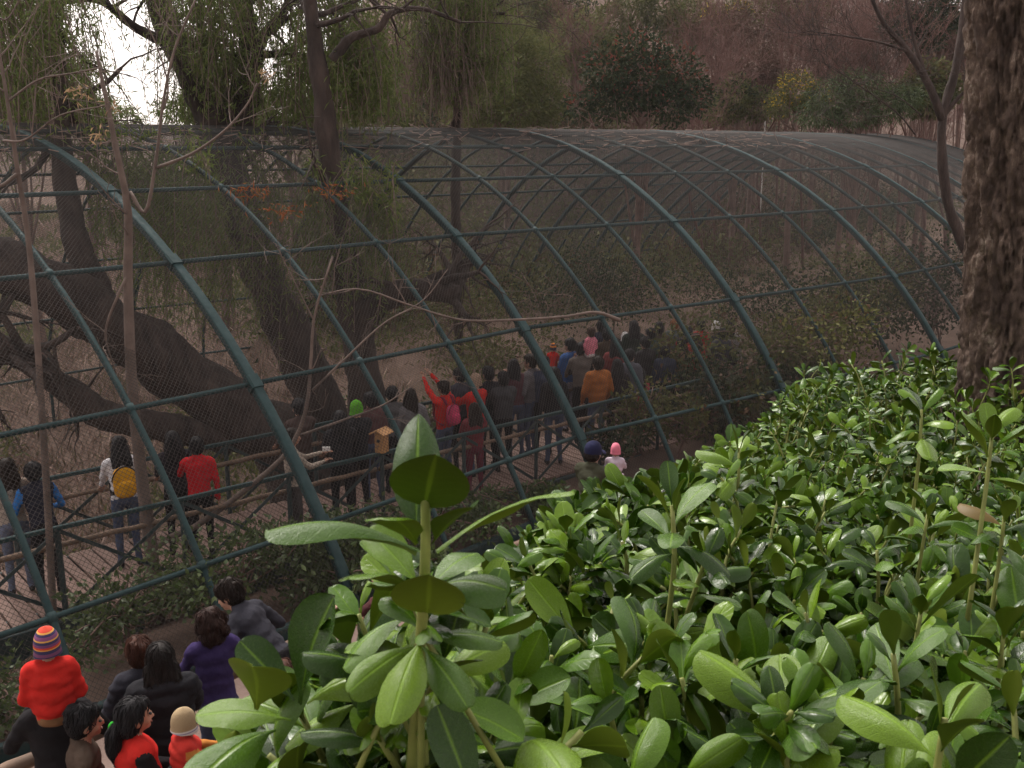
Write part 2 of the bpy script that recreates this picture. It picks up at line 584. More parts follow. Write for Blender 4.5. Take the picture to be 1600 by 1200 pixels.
def vault(u, v):
    """Point on the vault: u metres along from T1, v metres of arc from the near sill."""
    u, v = np.broadcast_arrays(np.asarray(u, float), np.asarray(v, float))
    sh = u.shape
    u, v = u.ravel(), v.ravel()
    o = np.interp(v, VLEN, PROF[:, 0])
    z = np.interp(v, VLEN, PROF[:, 1])
    xy = sill_xy(u, o)
    return np.concatenate([xy, z[:, None]], 1).reshape(*sh, 3)

def v_of_z(z, far=False):
    k = np.argmax(PROF[:, 1])
    if not far:
        return np.interp(z, PROF[:k + 1, 1], VLEN[:k + 1])
    return np.interp(-z, -PROF[k:, 1], VLEN[k:])

cage = thing('aviary_cage', 'long arched walk-through aviary of blue-green steel tubes covered in wire netting', 'aviary', (*T1, 0))
cage_inv = -np.array([*T1, 0])
def cage_part(mb, name, mat, smooth=True):
    mb.V = [v + cage_inv for v in mb.V]
    return mb.build(name, mat, cage, smooth)

VMAX_A = VLEN[-1]
side_axis = lambda u: np.array([*(sill_xy(u + 0.05)[0] - sill_xy(u - 0.05)[0]), 0])
rect = [(.050, -.055), (.064, -.04), (.064, .04), (.050, .055), (.02, .055), (.012, .068), (-.012, .068), (-.02, .055), (-.050, .055), (-.064, .04), (-.064, -.04), (-.050, -.055)]
arch_u = []
for k in range(len(SLEN)):
    for b in range(3):
        arch_u.append((U_NODE[k] + SLEN[k] * b / 3 - U_NODE[1], b == 0))
arch_u.append((U_NODE[-1] - U_NODE[1], True))
vv = np.concatenate([np.linspace(0, VLEN[-3], 60), VLEN[-2:]])
for u, main in arch_u:
    mb = MB()
    P = vault(np.full(len(vv), u), vv)
    if main:
        mb.sweep(P, rect, nrm(side_axis(u)))
    else:
        mb.tube(P, 0.040, 8)
    o = cage_part(mb, 'arch', M['teal'])
    if not main:
        for z in (0.93, 2.4, 3.72, 4.55, 5.10):
            vj = v_of_z(z)
            cm = MB().tube(vault(np.full(2, u), np.array([vj - .045, vj + .045])) + cage_inv, 0.052, 8)
            cm.build('clamp', M['teal'], o)
    if main:
        # bolted joint plates along the doubled arch
        for vj in [v_of_z(z) for z in (0.93, 2.4, 3.72, 4.55)]:
            a, b = vault(u, vj - 0.09), vault(u, vj + 0.09)
            pm = MB(); pm.bar(a, b, 0.165, 0.145, np.cross(nrm(b - a), nrm(side_axis(u))))
            pm.V = [v + cage_inv for v in pm.V]
            pm.build('joint_plate', M['teal'], o, False)
lev = [(0.93, 0), (2.40, 0), (3.72, 0), (4.55, 0), (5.10, 0), (5.36, 0), (5.462, 0), (5.36, 1), (5.10, 1), (4.55, 1), (3.72, 1), (2.40, 1), (0.93, 1), (-0.6, 1)]
for z, far in lev:
    v = v_of_z(z, far)
    for k in range(len(SLEN)):
        ua, ub = U_NODE[k] - U_NODE[1], U_NODE[k + 1] - U_NODE[1]
        mb = MB().tube(vault(np.linspace(ua, ub, 5), np.full(5, v)), 0.032, 7)
        cage_part(mb, 'purlin', M['teal'])
for k in range(len(SLEN)):
    ua, ub = U_NODE[k] - U_NODE[1], U_NODE[k + 1] - U_NODE[1]
    a = np.array([*sill_xy(ua, -0.02)[0], 0.07]); b = np.array([*sill_xy(ub, -0.02)[0], 0.07])
    cage_part(MB().bar(a, b, 0.10, 0.16), 'sill_beam', M['teal'], False)
# diamond netting: two families of straight strands laid over the arches
du = 0.056
UTOT0, UTOT1 = -U_NODE[1], U_NODE[-1] - U_NODE[1]
nv_ = 40
vs_ = np.linspace(0.02, VMAX_A - 0.3, nv_)
K = 0.95
netV, netQ, nn = [], [], 0
for sgn in (1, -1):
    starts = np.arange(UTOT0 - K * VMAX_A, UTOT1 + K * VMAX_A, du)
    U = starts[:, None] + sgn * K * (vs_[None] - VMAX_A / 2)
    wob = 0.010 * vnoise(np.stack([U * 0.9, np.broadcast_to(vs_, U.shape) * 0.9, 0 * U + sgn], -1), 5)
    ok = (U >= UTOT0) & (U <= UTOT1)
    P = vault(np.clip(U + wob, UTOT0, UTOT1), np.broadcast_to(vs_, U.shape))
    P[..., 2] += 0.045
    seg = (ok[:, :-1] & ok[:, 1:])
    A, B = P[:, :-1][seg], P[:, 1:][seg]
    T = nrm(B - A)
    S = nrm(np.cross(T, [0, 0, 1.0]))
    H = np.cross(S, T)
    w = 0.0022
    ring = [S * w - H * w * .5, -S * w - H * w * .5, H * w]
    V = np.stack([A + r for r in ring] + [B + r for r in ring], 1)
    q = np.array([[0, 1, 4, 3], [1, 2, 5, 4], [2, 0, 3, 5]])
    Q = (np.arange(len(A))[:, None, None] * 6 + q).reshape(-1, 4) + nn
    netV.append(V.reshape(-1, 3)); netQ.append(Q); nn += len(A) * 6
net = make_mesh('netting', np.concatenate(netV) + cage_inv, netQ, [M['wire']], None, True)
o = link('netting', net, cage, kind='stuff')
# loose litter caught on the top of the net
litter_u = RNG.uniform(-4, 20, 500); litter_v = v_of_z(5.0) + np.abs(RNG.normal(0, 1.6, 500))
LP = vault(litter_u, litter_v) + [0, 0, 0.06]
d = rand_dirs(500); d[:, 2] *= 0.15
Lq = np.stack([LP, LP + nrm(d) * RNG.uniform(0.08, 0.5, 500)[:, None]], 1)
V_, Q_ = batch_tubes(Lq, np.full((500, 2), 0.009), 3)
twig_litter = make_mesh('twig_litter', V_, [Q_], [M['dead_twig']])
link('twig_litter', twig_litter, None, 'dry twigs and leaf litter caught on top of the netting', 'litter', kind='stuff')

# ------------------------------------------------------------------ the footbridge inside
DD = hd(49.6); DN = np.array([-DD[1], DD[0]])            # along, and across (away)
NR0 = np.array([-5.116, 10.503])
def deck(s, t, z=0.0):
    return np.array([*(NR0 + DD * s + DN * t), z])
S0, S1, DW = -4.2, 11.6, 1.72
bridge = thing('footbridge', 'raised timber footbridge with green cross-braced railings running through the aviary', 'footbridge', deck(0, 0))
binv = -deck(0, 0)
def bpart(mb, name, mat, smooth=False):
    mb.V = [v + binv for v in mb.V]
    return mb.build(name, mat, bridge, smooth)
pl_meshes = []
for k in range(4):
    ww = 0.142 - 0.004 * k
    mb = MB().bar(deck(0, -0.03, -0.018) - deck(0, 0), deck(0, DW + 0.03, -0.018) - deck(0, 0), ww, 0.036)
    pl_meshes.append(mb.mesh('plank', M['plank'], False))
s = S0
k = 0
while s < S1:
    o = link('plank', pl_meshes[k % 4], bridge)
    o.location = (*(DD * s + DN * RNG.normal(0, 0.006)), RNG.normal(0, 0.0015))
    o.rotation_euler = (0, 0, RNG.normal(0, 0.004))
    s += 0.158
    k += 1
for t, inn in ((-0.06, 1), (DW + 0.06, -1)):
    bpart(MB().bar(deck(S0, t, -0.17), deck(S1, t, -0.17), 0.07, 0.26), 'edge_beam', M['teal_dark'])
    bpart(MB().bar(deck(S0, t, 1.05), deck(S1, t, 1.05), 0.055, 0.05), 'top_rail', M['teal'])
    bpart(MB().bar(deck(S0, t, -0.78), deck(S1, t, -0.78), 0.07, 0.14), 'lower_chord', M['teal_dark'])
    ps = np.arange(S0, S1 + 0.1, 1.42)
    for i, s in enumerate(ps):
        bpart(MB().bar(deck(s, t, -0.3), deck(s, t, 1.022), 0.055, 0.055, (1, 0, 0)), 'railing_post', M['teal_dark'])
        if i + 1 < len(ps):
            e = ps[i + 1]
            bpart(MB().bar(deck(s + .03, t - 0.032, 0.06), deck(e - .03, t - 0.032, 1.0), 0.010, 0.045), 'cross_brace', M['teal_dark'])
            bpart(MB().bar(deck(s + .03, t + 0.032, 1.0), deck(e - .03, t + 0.032, 0.06), 0.010, 0.045), 'cross_brace', M['teal_dark'])
            if i % 2 == 0:
                gz = float(ground_z(*deck(s, t)[:2]))
                bpart(MB().bar(deck(s, t, gz - 0.2), deck(s, t, -0.3), 0.11, 0.11, (1, 0, 0)), 'support_post', M['teal_dark'])
                bpart(MB().bar(deck(s, t, -.71), deck(s + 1.0, t, -0.3), 0.05, 0.08), 'knee_brace', M['teal_dark'])
                bpart(MB().bar(deck(s + 2.0, t, -.71), deck(s + 1.05, t, -0.3), 0.05, 0.08), 'knee_brace', M['teal_dark'])
    s = S0
    while s < S1 - 0.5:
        L = min(2.84, S1 - s)
        n = 12
        ss = np.linspace(s + 0.02, s + L - 0.02, n)
        P = np.array([deck(a, t + inn * 0.12, 0.80) for a in ss]) + RNG.normal(0, 0.006, (n, 3))
        bpart(MB().tube(P, 0.033 + RNG.normal(0, 0.003, n), 9), 'handrail_pole', M['pole'], True)
        s += L

# ------------------------------------------------------------------ barrier along the visitors' path outside
POFF = -1.35
out_rail = thing('path_barrier', 'low barrier of a peeled wooden pole on green posts beside the path', 'barrier', (*sill_xy(0, POFF)[0], 0))
oinv = -np.array([*sill_xy(0, POFF)[0], 0])
for ua in np.arange(-6.0, 12.0, 2.6):
    n = 10
    P = np.concatenate([sill_xy(np.linspace(ua + .02, ua + 2.58, n), POFF), np.full((n, 1), 0.72)], 1) + RNG.normal(0, 0.007, (n, 3))
    mb = MB().tube(P + oinv, 0.055 + RNG.normal(0, 0.004, n), 10)
    mb.build('handrail_pole', M['pole'], out_rail)
    q = sill_xy(ua + 0.3, POFF)[0]
    MB().bar(np.array([*q, -0.1]) + oinv, np.array([*q, 0.675]) + oinv, 0.06, 0.06, (1, 0, 0)).build('post', M['teal_dark'], out_rail, False)
# ------------------------------------------------------------------ vegetation helpers
QUADL = np.array([[0, 0, 0], [-0.5, 0.42, 0.06], [0, 1, -0.08], [0.5, 0.42, 0.06]])     # a folded leaf, two triangles
QUADF = [np.array([[0, 3, 2], [0, 2, 1]])]

def leaves_mb(mb, pos, Y, length, width, m=0, up=None, rng=RNG):
    X, Y, Z = frames(Y, rng, up)
    length = np.broadcast_to(length, (len(pos),))
    V, F = batch_inst(QUADL, QUADF, pos, X * (np.broadcast_to(width, (len(pos),)) / length)[:, None], Y, Z, length)
    mb.add(V, F, m)

def blob_points(blobs, n, rng=RNG, shell=0.55):
    c = np.array([b[0] for b in blobs]); r = np.array([b[1] if np.ndim(b[1]) else (b[1],) * 3 for b in blobs])
    vol = r.prod(1) ** 0.75
    k = rng.choice(len(blobs), n, p=vol / vol.sum())
    d = rand_dirs(n, rng)
    rad = (shell + (1 - shell) * rng.random(n)) * (1 + 0.25 * vnoise(d * 2.3 + c[k], 4))
    return c[k] + d * r[k] * rad[:, None], d

def grow(base, dirn, L, r, levels, rng, up=0.25, spread=0.75, nseg=5, droop=0.0):
    """Bare branching: list of (P (N,k,3), R (N,k)) per level. levels: [(children, length ratio, radius ratio), ...]"""
    out = []
    S = np.atleast_2d(np.asarray(base, float)); D = nrm(np.atleast_2d(np.asarray(dirn, float)))
    Ls = np.full(len(S), float(L)) if np.isscalar(L) else np.asarray(L, float)
    Rs = np.full(len(S), float(r)) if np.isscalar(r) else np.asarray(r, float)
    for lv in range(len(levels) + 1):
        n = len(S)
        k = nseg if lv < 3 else 4
        P = np.zeros((n, k, 3)); P[:, 0] = S
        d = D.copy()
        for i in range(1, k):
            d = nrm(d + rng.normal(0, 0.16, (n, 3)) + np.array([0, 0, up * 0.25 - droop * lv * 0.2]))
            P[:, i] = P[:, i - 1] + d * (Ls / (k - 1))[:, None]
        tt = np.linspace(0, 1, k)
        R = Rs[:, None] * (1 - 0.62 * tt)
        out.append((P, R))
        if lv == len(levels):
            break
        c, lr, rr = levels[lv]
        t = rng.uniform(0.3, 1.0, (n, c)); t[:, 0] = 1.0
        idx = t * (k - 1); i0 = np.minimum(idx.astype(int), k - 2); f = (idx - i0)[..., None]
        ar = np.arange(n)[:, None]
        S2 = P[ar, i0] * (1 - f) + P[ar, i0 + 1] * f
        T = nrm(P[ar, i0 + 1] - P[ar, i0])
        D2 = nrm(T + rng.normal(0, spread, (n, c, 3)) + np.array([0, 0, up]))
        D2[:, 0] = nrm(T[:, 0] + rng.normal(0, 0.2, (n, 3)))
        Ls = (Ls[:, None] * lr * rng.uniform(0.6, 1.2, (n, c))).ravel()
        Rs = (R[ar, i0] * rr).ravel()
        S, D = S2.reshape(-1, 3), D2.reshape(-1, 3)
    return out

def add_branches(mb, lv, sides=(8, 6, 5, 4, 3, 3), m=0):
    for (P, R), s in zip(lv, sides):
        V, Q = batch_tubes(P, np.maximum(R, 0.0035), s)
        mb.add(V, Q, m)

def hang(mb, A, L, rng, nl=32, size=(0.10, 0.20), width=0.022, out=0.35, m=0, m_stem=None):
    """Weeping strands: from anchors A hang lengths L of narrow leaflets."""
    n = len(A)
    o = rand_dirs(n, rng); o[:, 2] = 0.0
    t = np.sort(rng.random((n, nl)), 1)
    sway = rng.normal(0, 0.06, (n, 1, 3))
    P = A[:, None] + o[:, None] * (out * L[:, None] * (1 - (1 - t) ** 2))[..., None] + sway * t[..., None] * L[:, None, None]
    P[..., 2] -= L[:, None] * t ** 1.35
    P += rng.normal(0, .055, P.shape) * (0.4 if nl < 10 else 1)
    Y = np.array([0, 0, -1.0]) + rng.normal(0, 0.8, (n, nl, 3))
    ln = rng.uniform(*size, (n, nl))
    leaves_mb(mb, P.reshape(-1, 3), Y.reshape(-1, 3), ln.ravel(), width, m, None, rng)
    if m_stem is not None:
        tt = np.linspace(0, 1, 5)
        Q = A[:, None] + o[:, None] * (out * L[:, None] * (1 - (1 - tt) ** 2))[..., None] + sway * tt[None, :, None] * L[:, None, None]
        Q[..., 2] -= L[:, None] * tt ** 1.35
        V, F = batch_tubes(Q, np.full((n, 5), 0.006), 3)
        mb.add(V, F, m_stem)

def rel(mb, base):
    mb.V = [v - np.asarray(base) for v in mb.V]
    return mb

def gpt(x, y, dz=0.0):
    return np.array([x, y, float(ground_z(x, y)) + dz])

M['pepper'] = leaf_mat('pepper_leaf', [(0.095, 0.130, 0.036), (0.135, 0.175, 0.050), (0.115, 0.150, 0.046), (0.180, 0.210, 0.070)], 0.6, 0.4, spec=0.2)
M['olive'] = leaf_mat('olive_leaf', [(0.080, 0.092, 0.034), (0.110, 0.118, 0.044), (0.145, 0.138, 0.056)], 0.7, 0.25, spec=0.1)
M['dkgreen'] = leaf_mat('dark_leaf', [(0.022, 0.036, 0.018), (0.034, 0.048, 0.022), (0.048, 0.058, 0.026)], 0.75, 0.15, spec=0.1)
M['feather'] = leaf_mat('feathery_leaf', [(0.125, 0.135, 0.050), (0.165, 0.170, 0.062), (0.10, 0.115, 0.045)], 0.7, 0.35, spec=0.1)
M['russet'] = leaf_mat('russet_leaf', [(0.105, 0.062, 0.050), (0.14, 0.082, 0.066), (0.085, 0.060, 0.042)], 0.9, 0.2, spec=0.05)
M['redtip'] = leaf_mat('red_tip_leaf', [(0.16, 0.045, 0.035), (0.12, 0.055, 0.035), (0.20, 0.075, 0.05)], 0.75, 0.25, spec=0.1)
M['brownleaf'] = leaf_mat('brown_leaf', [(0.10, 0.06, 0.04), (0.14, 0.085, 0.055), (0.075, 0.06, 0.03)], 0.8, 0.2, spec=0.1)
M['green'] = leaf_mat('green_leaf', [(0.045, 0.075, 0.022), (0.065, 0.095, 0.030), (0.085, 0.115, 0.04)], 0.5, 0.3, spec=0.3)
M['yellow'] = leaf_mat('yellow_blossom', [(0.50, 0.33, 0.03), (0.40, 0.30, 0.04)], 0.8, 0.3, spec=0.1)
M['orange'] = leaf_mat('orange_leaf', [(0.26, 0.085, 0.032), (0.20, 0.070, 0.03), (0.30, 0.125, 0.055)], 0.8, 0.3, spec=0.1)
M['tan'] = leaf_mat('tan_leaf', [(0.42, 0.29, 0.17), (0.33, 0.22, 0.13)], 0.8, 0.3, spec=0.1)
M['palm'] = leaf_mat('palm_leaf', [(0.060, 0.075, 0.030), (0.10, 0.115, 0.060), (0.15, 0.16, 0.10)], 0.5, 0.25, spec=0.3)
M['ivy'] = leaf_mat('ivy_leaf', [(0.050, 0.080, 0.026), (0.080, 0.112, 0.038), (0.105, 0.140, 0.050)], 0.45, 0.25, spec=0.35)
M['grassdry'] = leaf_mat('dry_stalk', [(0.34, 0.24, 0.20), (0.42, 0.31, 0.265), (0.24, 0.165, 0.13), (0.16, 0.14, 0.08)], 0.9, 0.2, spec=0.1)

# ------------------------------------------------------------------ big pepper trees growing through the aviary
def limb(mb, pts, r0, r1, n=70, sides=30, seed=1, gnarl=0.10, m=0):
    P = bez(pts, n)
    t = np.linspace(0, 1, n)
    R = r0 * (1 - t) + r1 * t
    k0 = mb.n
    mb.tube(P, R, sides, m)
    V = mb.V[-1]
    ax = np.repeat(P, sides, 0)
    d = V - ax
    f = 1 + gnarl * (1.6 * vnoise(V * 2.2, seed) + 0.9 * vnoise(V * np.array([9, 9, 3.0]), seed + 1) - 1.3 * np.clip(1 - np.abs(fbm(V * np.array([7, 7, 3.5]), 2, seed + 2)), 0, 1) ** 4)
    mb.V[-1] = ax + d * f[:, None]
    return P, R

def px3(l):
    return [pix(*q) for q in l]

def strand_anchors(n, box, dep, rng, avoid=None, L=(1.2, 2.6)):
    """Anchors spread through a block of the crown seen between box corners, at depths dep."""
    A, LL = [], []
    while len(A) < n:
        u, v, d, l = rng.uniform(box[0], box[2]), rng.uniform(box[1], box[3]), rng.uniform(*dep), rng.uniform(*L)
        p = pix(u, v, d)
        if avoid is not None and (avoid(*[float(q) for q in proj(p)[:2]]) or avoid(*[float(q) for q in proj(p - [0, 0, l * .5])[:2]]) or avoid(*[float(q) for q in proj(p - [0, 0, l])[:2]])):
            continue
        A.append(p); LL.append(l)
    return np.array(A), np.array(LL)

def sky_gap(u, v):
    return (v > 25 and v < 172 and 150 + (v < 60) * 25 < u < 205 + (v - 30) * 0.66) or (100 < u < 150 and 20 < v < 75) or (440 < u < 470 and 0 < v < 60) or (375 < u < 430 and 60 < v < 110)

def pepper_tree(label, base, limbs, curtains, seed, dead=None):
    rng = np.random.default_rng(seed)
    t = thing('pepper_tree', label, 'tree', base)
    mb = MB()
    br = []
    for pts, r0, r1 in limbs:
        P, R = limb(mb, pts, r0, r1, seed=seed)
        if R[-1] < 0.3:
            br.append((P, R))
    for P, R in br:
        k = rng.integers(len(P) // 2, len(P), 7)
        lv = grow(P[k], rand_dirs(7, rng) + [0, 0, .5], 1.3, np.minimum(R[k] * 0.45, 0.09), [(4, 0.6, 0.55), (4, 0.6, 0.55)], rng, 0.1, 0.7, droop=0.8)
        add_branches(mb, lv, (6, 5, 4))
    rel(mb, base).build('trunk', M['bark_dark'], t)
    cb = MB()
    for n, box, dep, L, avoid in curtains:
        A, LL = strand_anchors(n, box, dep, rng, avoid, L)
        hang(cb, A, LL, rng, m_stem=1)
    rel(cb, base).build('crown', [M['pepper'], M['dead_twig']], t, kind='stuff')
    if dead:
        dm = MB()
        for n, box, dep, L in dead:
            A, LL = strand_anchors(n, box, dep, rng, None, L)
            hang(dm, A, LL, rng, nl=4, size=(0.1, 0.3), width=0.008, out=0.5, m=0, m_stem=0)
        rel(dm, base).build('dead_branches', M['dead_twig'], t)
    return t

bA = gpt(-3.3, 16.4, -0.2)
pepper_tree('massive dark pepper tree trunk leaning left behind the footbridge', bA,
    [([bA, *px3([(445, 705, 16.3), (385, 660, 16.2), (290, 590, 16), (170, 505, 15.5), (60, 440, 15), (-80, 380, 14.6)])], 0.62, 0.36),
     (px3([(360, 690, 16.0), (270, 668, 15.6), (170, 650, 15.2), (95, 600, 15), (20, 550, 14.8), (-80, 520, 14.6)]), 0.26, 0.19),
     (px3([(180, 510, 15.6), (120, 380, 16), (95, 220, 16.5), (88, 100, 17), (66, -40, 17)]), 0.24, 0.10)],
    [(420, (-60, -140, 190, 90), (15, 20), (1.0, 2.4), sky_gap), (260, (-40, 60, 150, 150), (19, 24), (0.8, 1.5), sky_gap), (150, (150, 190, 340, 330), (15, 18), (0.7, 1.6), None)], 11)
bB = gpt(-3.0, 18.6, -0.2)
pepper_tree('tall forked pepper tree leaning over the roof beside the white patch of sky', bB,
    [([bB, *px3([(505, 640, 18.4), (455, 520, 18.6), (405, 415, 19), (350, 240, 20), (312, 140, 20.5), (262, 40, 21), (225, -60, 21)])], 0.50, 0.22),
     (px3([(352, 250, 20), (385, 150, 20.5), (392, 80, 21), (372, -40, 21)]), 0.30, 0.16),
     (px3([(388, 115, 20.6), (410, 60, 20.7), (445, 15, 20.8), (470, -40, 21)]), 0.13, 0.07),
     (px3([(290, 80, 20.8), (215, 45, 20.6), (150, 0, 20), (70, 8, 19.6)]), 0.11, 0.05)],
    [(300, (180, -160, 480, 30), (18, 23), (1.0, 2.6), sky_gap), (330, (285, 60, 500, 150), (20, 25), (0.6, 1.4), sky_gap), (260, (190, 210, 460, 400), (16.5, 21), (0.8, 2.0), None), (100, (290, -20, 420, 120), (19, 21), (0.4, 0.9), sky_gap)], 12)
bC = gpt(-2.6, 17.2, -0.2)
pepper_tree('slender dark pepper tree piercing the netting roof, with a broken stub limb', bC,
    [([bC, *px3([(572, 620, 17.2), (560, 540, 17.2), (545, 440, 17.1), (520, 290, 17), (508, 180, 17), (495, 90, 17), (478, -50, 17)])], 0.36, 0.10),
     (px3([(562, 520, 17.2), (590, 475, 17.0), (640, 452, 16.8), (690, 455, 16.7), (716, 462, 16.6)]), 0.24, 0.17),
     (px3([(520, 95, 17), (548, 60, 17), (590, 45, 17), (612, 20, 17), (660, 14, 17), (720, 35, 17)]), 0.085, 0.03)],
    [(220, (440, -150, 590, 60), (17.5, 21), (1.0, 2.4), sky_gap), (190, (520, 30, 600, 110), (17, 20), (0.6, 1.3), None), (130, (470, 240, 620, 380), (16, 18), (0.6, 1.6), None)], 13)
bD = gpt(-1.3, 24.5, -0.2)
pepper_tree('weeping pepper tree with a brown curtain of dead twigs above the roof', bD,
    [([bD, *px3([(712, 340, 24.4), (714, 200, 24.2), (718, 90, 24), (712, -40, 24)])], 0.13, 0.08),
     (px3([(716, 70, 24), (745, 28, 23.8), (790, 20, 23.5)]), 0.07, 0.03),
     (px3([(716, 100, 24), (690, 60, 23.8), (672, 45, 23.6)]), 0.06, 0.03)],
    [(330, (640, -120, 780, 20), (22.5, 25), (1.0, 2.2), None), (110, (660, 40, 790, 110), (23, 25), (0.6, 1.1), None)], 14,
    dead=[(260, (645, 40, 725, 90), (22.8, 24.5), (0.9, 1.7))])

# ------------------------------------------------------------------ trees and shrubs on the hillside behind
def leafy(name, label, cat, base, blobs, n, mats, size, seed, trunk_r=0.15, width=0.5, split=(1,), group=None, droop=-0.2, sticks=10, shell=0.45):
    rng = np.random.default_rng(seed)
    t = thing(name, label, cat, base, group)
    mb = MB()
    c0 = np.mean([b[0] for b in blobs], 0)
    P = bez([base - [0, 0, .2], base * 0.6 + c0 * 0.4 + rng.normal(0, .1, 3), c0], 8)
    mb.tube(P, np.linspace(trunk_r, trunk_r * 0.35, 8), 8)
    for b in blobs:
        k = rng.integers(2, 8, 3)
        for kk in k:
            e = np.asarray(b[0]) + rng.normal(0, 0.25, 3) * np.mean(b[1])
            mb.tube(bez([P[kk], (P[kk] + e) / 2 + rng.normal(0, .12, 3), e], 6), np.linspace(trunk_r * .35, 0.01, 6), 5)
    rel(mb, base).build('trunk', M['bark_thin'], t)
    cb = MB()
    q, d = blob_points(blobs, n, rng, shell)
    part = rng.choice(len(split), n, p=np.array(split) / sum(split))
    if len(split) > 1:       # second leaf kind keeps to the outer tips
        rr = np.linalg.norm((q - c0), axis=1)
        part = np.where((part > 0) & (rng.random(n) < 0.85) & (d[:, 2] < 0.05), 0, part)
    for m_ in range(len(split)):
        s_ = part == m_
        if s_.any():
            leaves_mb(cb, q[s_], d[s_] + rng.normal(0, 0.7, (s_.sum(), 3)) + [0, 0, droop], rng.uniform(size * .6, size * 1.3, s_.sum()), size * width, m_, None, rng)
    rel(cb, base).build('crown', mats, t, kind='stuff')
    return t

def blobs_px(l, depth, rng):
    """(u, v, radius px, depth offset) -> world blobs."""
    return [(pix(u, v, depth + dz), np.array([r, r * 0.9, r * fz]) * depth / F_PX) for u, v, r, dz, fz in l]

def on_ground(p):
    return gpt(p[0], p[1])

def hill_plant(name, label, depth, bl, n, mats, size, seed, **kw):
    b = blobs_px(bl, depth, None)
    c = np.mean([q[0] for q in b], 0)
    g = on_ground(c)
    return leafy(name, label, kw.pop('cat', 'tree'), g, b, n, mats, size, seed, **kw)

hill_plant('photinia_bush', 'large dark evergreen bush with reddish new tips above the roof ridge', 34,
    [(1000, 120, 62, 0, .9), (950, 110, 45, -.5, .9), (1055, 120, 48, .3, 1), (1000, 75, 40, 0, .8), (960, 150, 50, 0, .8), (1050, 160, 45, 0, .8), (1090, 150, 30, .5, 1), (905, 165, 28, 0, .8)],
    7000, [M['dkgreen'], M['redtip']], 0.17, 21, split=(5, 1), width=0.45, cat='bush')
hill_plant('acacia_tree', 'feathery olive-green tree between the weeping tree and the dark bush', 37,
    [(790, 110, 60, 0, 1), (840, 100, 45, .5, 1), (760, 150, 50, 0, 1), (850, 160, 42, 0, .9), (800, 60, 42, .5, 1), (815, 170, 50, -.5, .7), (730, 175, 40, 0, .7)],
    13000, [M['feather'], M['olive']], 0.20, 22, split=(4, 1), width=0.2)
hill_plant('far_tree', 'hazy rounded olive tree at the top edge, above the dark bush', 58,
    [(990, 15, 42, 0, 1), (1030, 10, 40, 0, 1), (960, 35, 35, 0, .9), (1060, 40, 30, 0, .9)], 4200, [M['olive']], 0.26, 23, width=0.4)
hill_plant('far_tree', 'hazy blue-green tree high on the slope, above the feathery tree', 62,
    [(880, 15, 40, 0, 1), (915, 40, 34, 0, 1), (850, -10, 40, 0, 1), (930, 75, 26, 0, 1)], 4200, [M['dkgreen'], M['olive']], 0.26, 24, split=(2, 2), width=0.4)
hill_plant('far_tree', 'dim green tree low on the slope, left of the weeping tree', 50,
    [(590, 150, 40, 0, 1.1), (630, 175, 30, 0, 1), (560, 185, 30, 0, 1)], 2600, [M['olive']], 0.22, 25, width=0.4)
hill_plant('mimosa_tree', 'small tree speckled with yellow blossom beyond the roof', 40,
    [(1245, 140, 34, 0, .9), (1220, 165, 26, 0, .8), (1275, 160, 28, 0, .9)], 3600, [M['olive'], M['yellow']], 0.13, 26, split=(7, 2), width=0.4)
hill_plant('cedar_tree', 'fresh green drooping conifer beside the bare tree', 36,
    [(1300, 150, 44, 0, .7), (1345, 135, 45, 0, .6), (1385, 165, 40, 0, .7), (1280, 180, 40, 0, .5), (1330, 180, 45, 0, .5), (1415, 150, 34, 0, .8)], 6500, [M['green'], M['dkgreen']], 0.2, 27, split=(3, 2), width=0.14, droop=-0.9)
hill_plant('far_tree', 'pale yellow-green treetop in the upper right background', 55,
    [(1150, 20, 26, 0, .8), (1110, 30, 22, 0, .9)], 1500, [M['olive'], M['yellow']], 0.2, 28, split=(6, 1), width=0.4)
hill_plant('far_tree', 'dull green shrub tree between the dark bush and the yellow mimosa', 42,
    [(1150, 150, 34, 0, .9), (1185, 165, 32, 0, .8), (1130, 175, 30, 0, .7)], 2600, [M['olive'], M['dkgreen']], 0.18, 29, split=(1, 1), width=0.4)
for k, (u, v, dp, lab) in enumerate([(30, 170, 30, 'bushy green treetop at the far left edge, above the roof ridge'), (130, 175, 32, 'low green treetop under the white patch of sky'), (330, 165, 31, 'green treetop behind the forked trunk'), (445, 170, 33, 'green treetop left of the slender dark trunk')]):
    hill_plant('pepper_tree', lab, dp, [(u, v, 60, 0, .55), (u + 55, v + 8, 42, 0, .5), (u - 50, v + 6, 40, 0, .5)], 3000, [M['pepper']], 0.22, 40 + k, width=0.16, droop=-0.9)

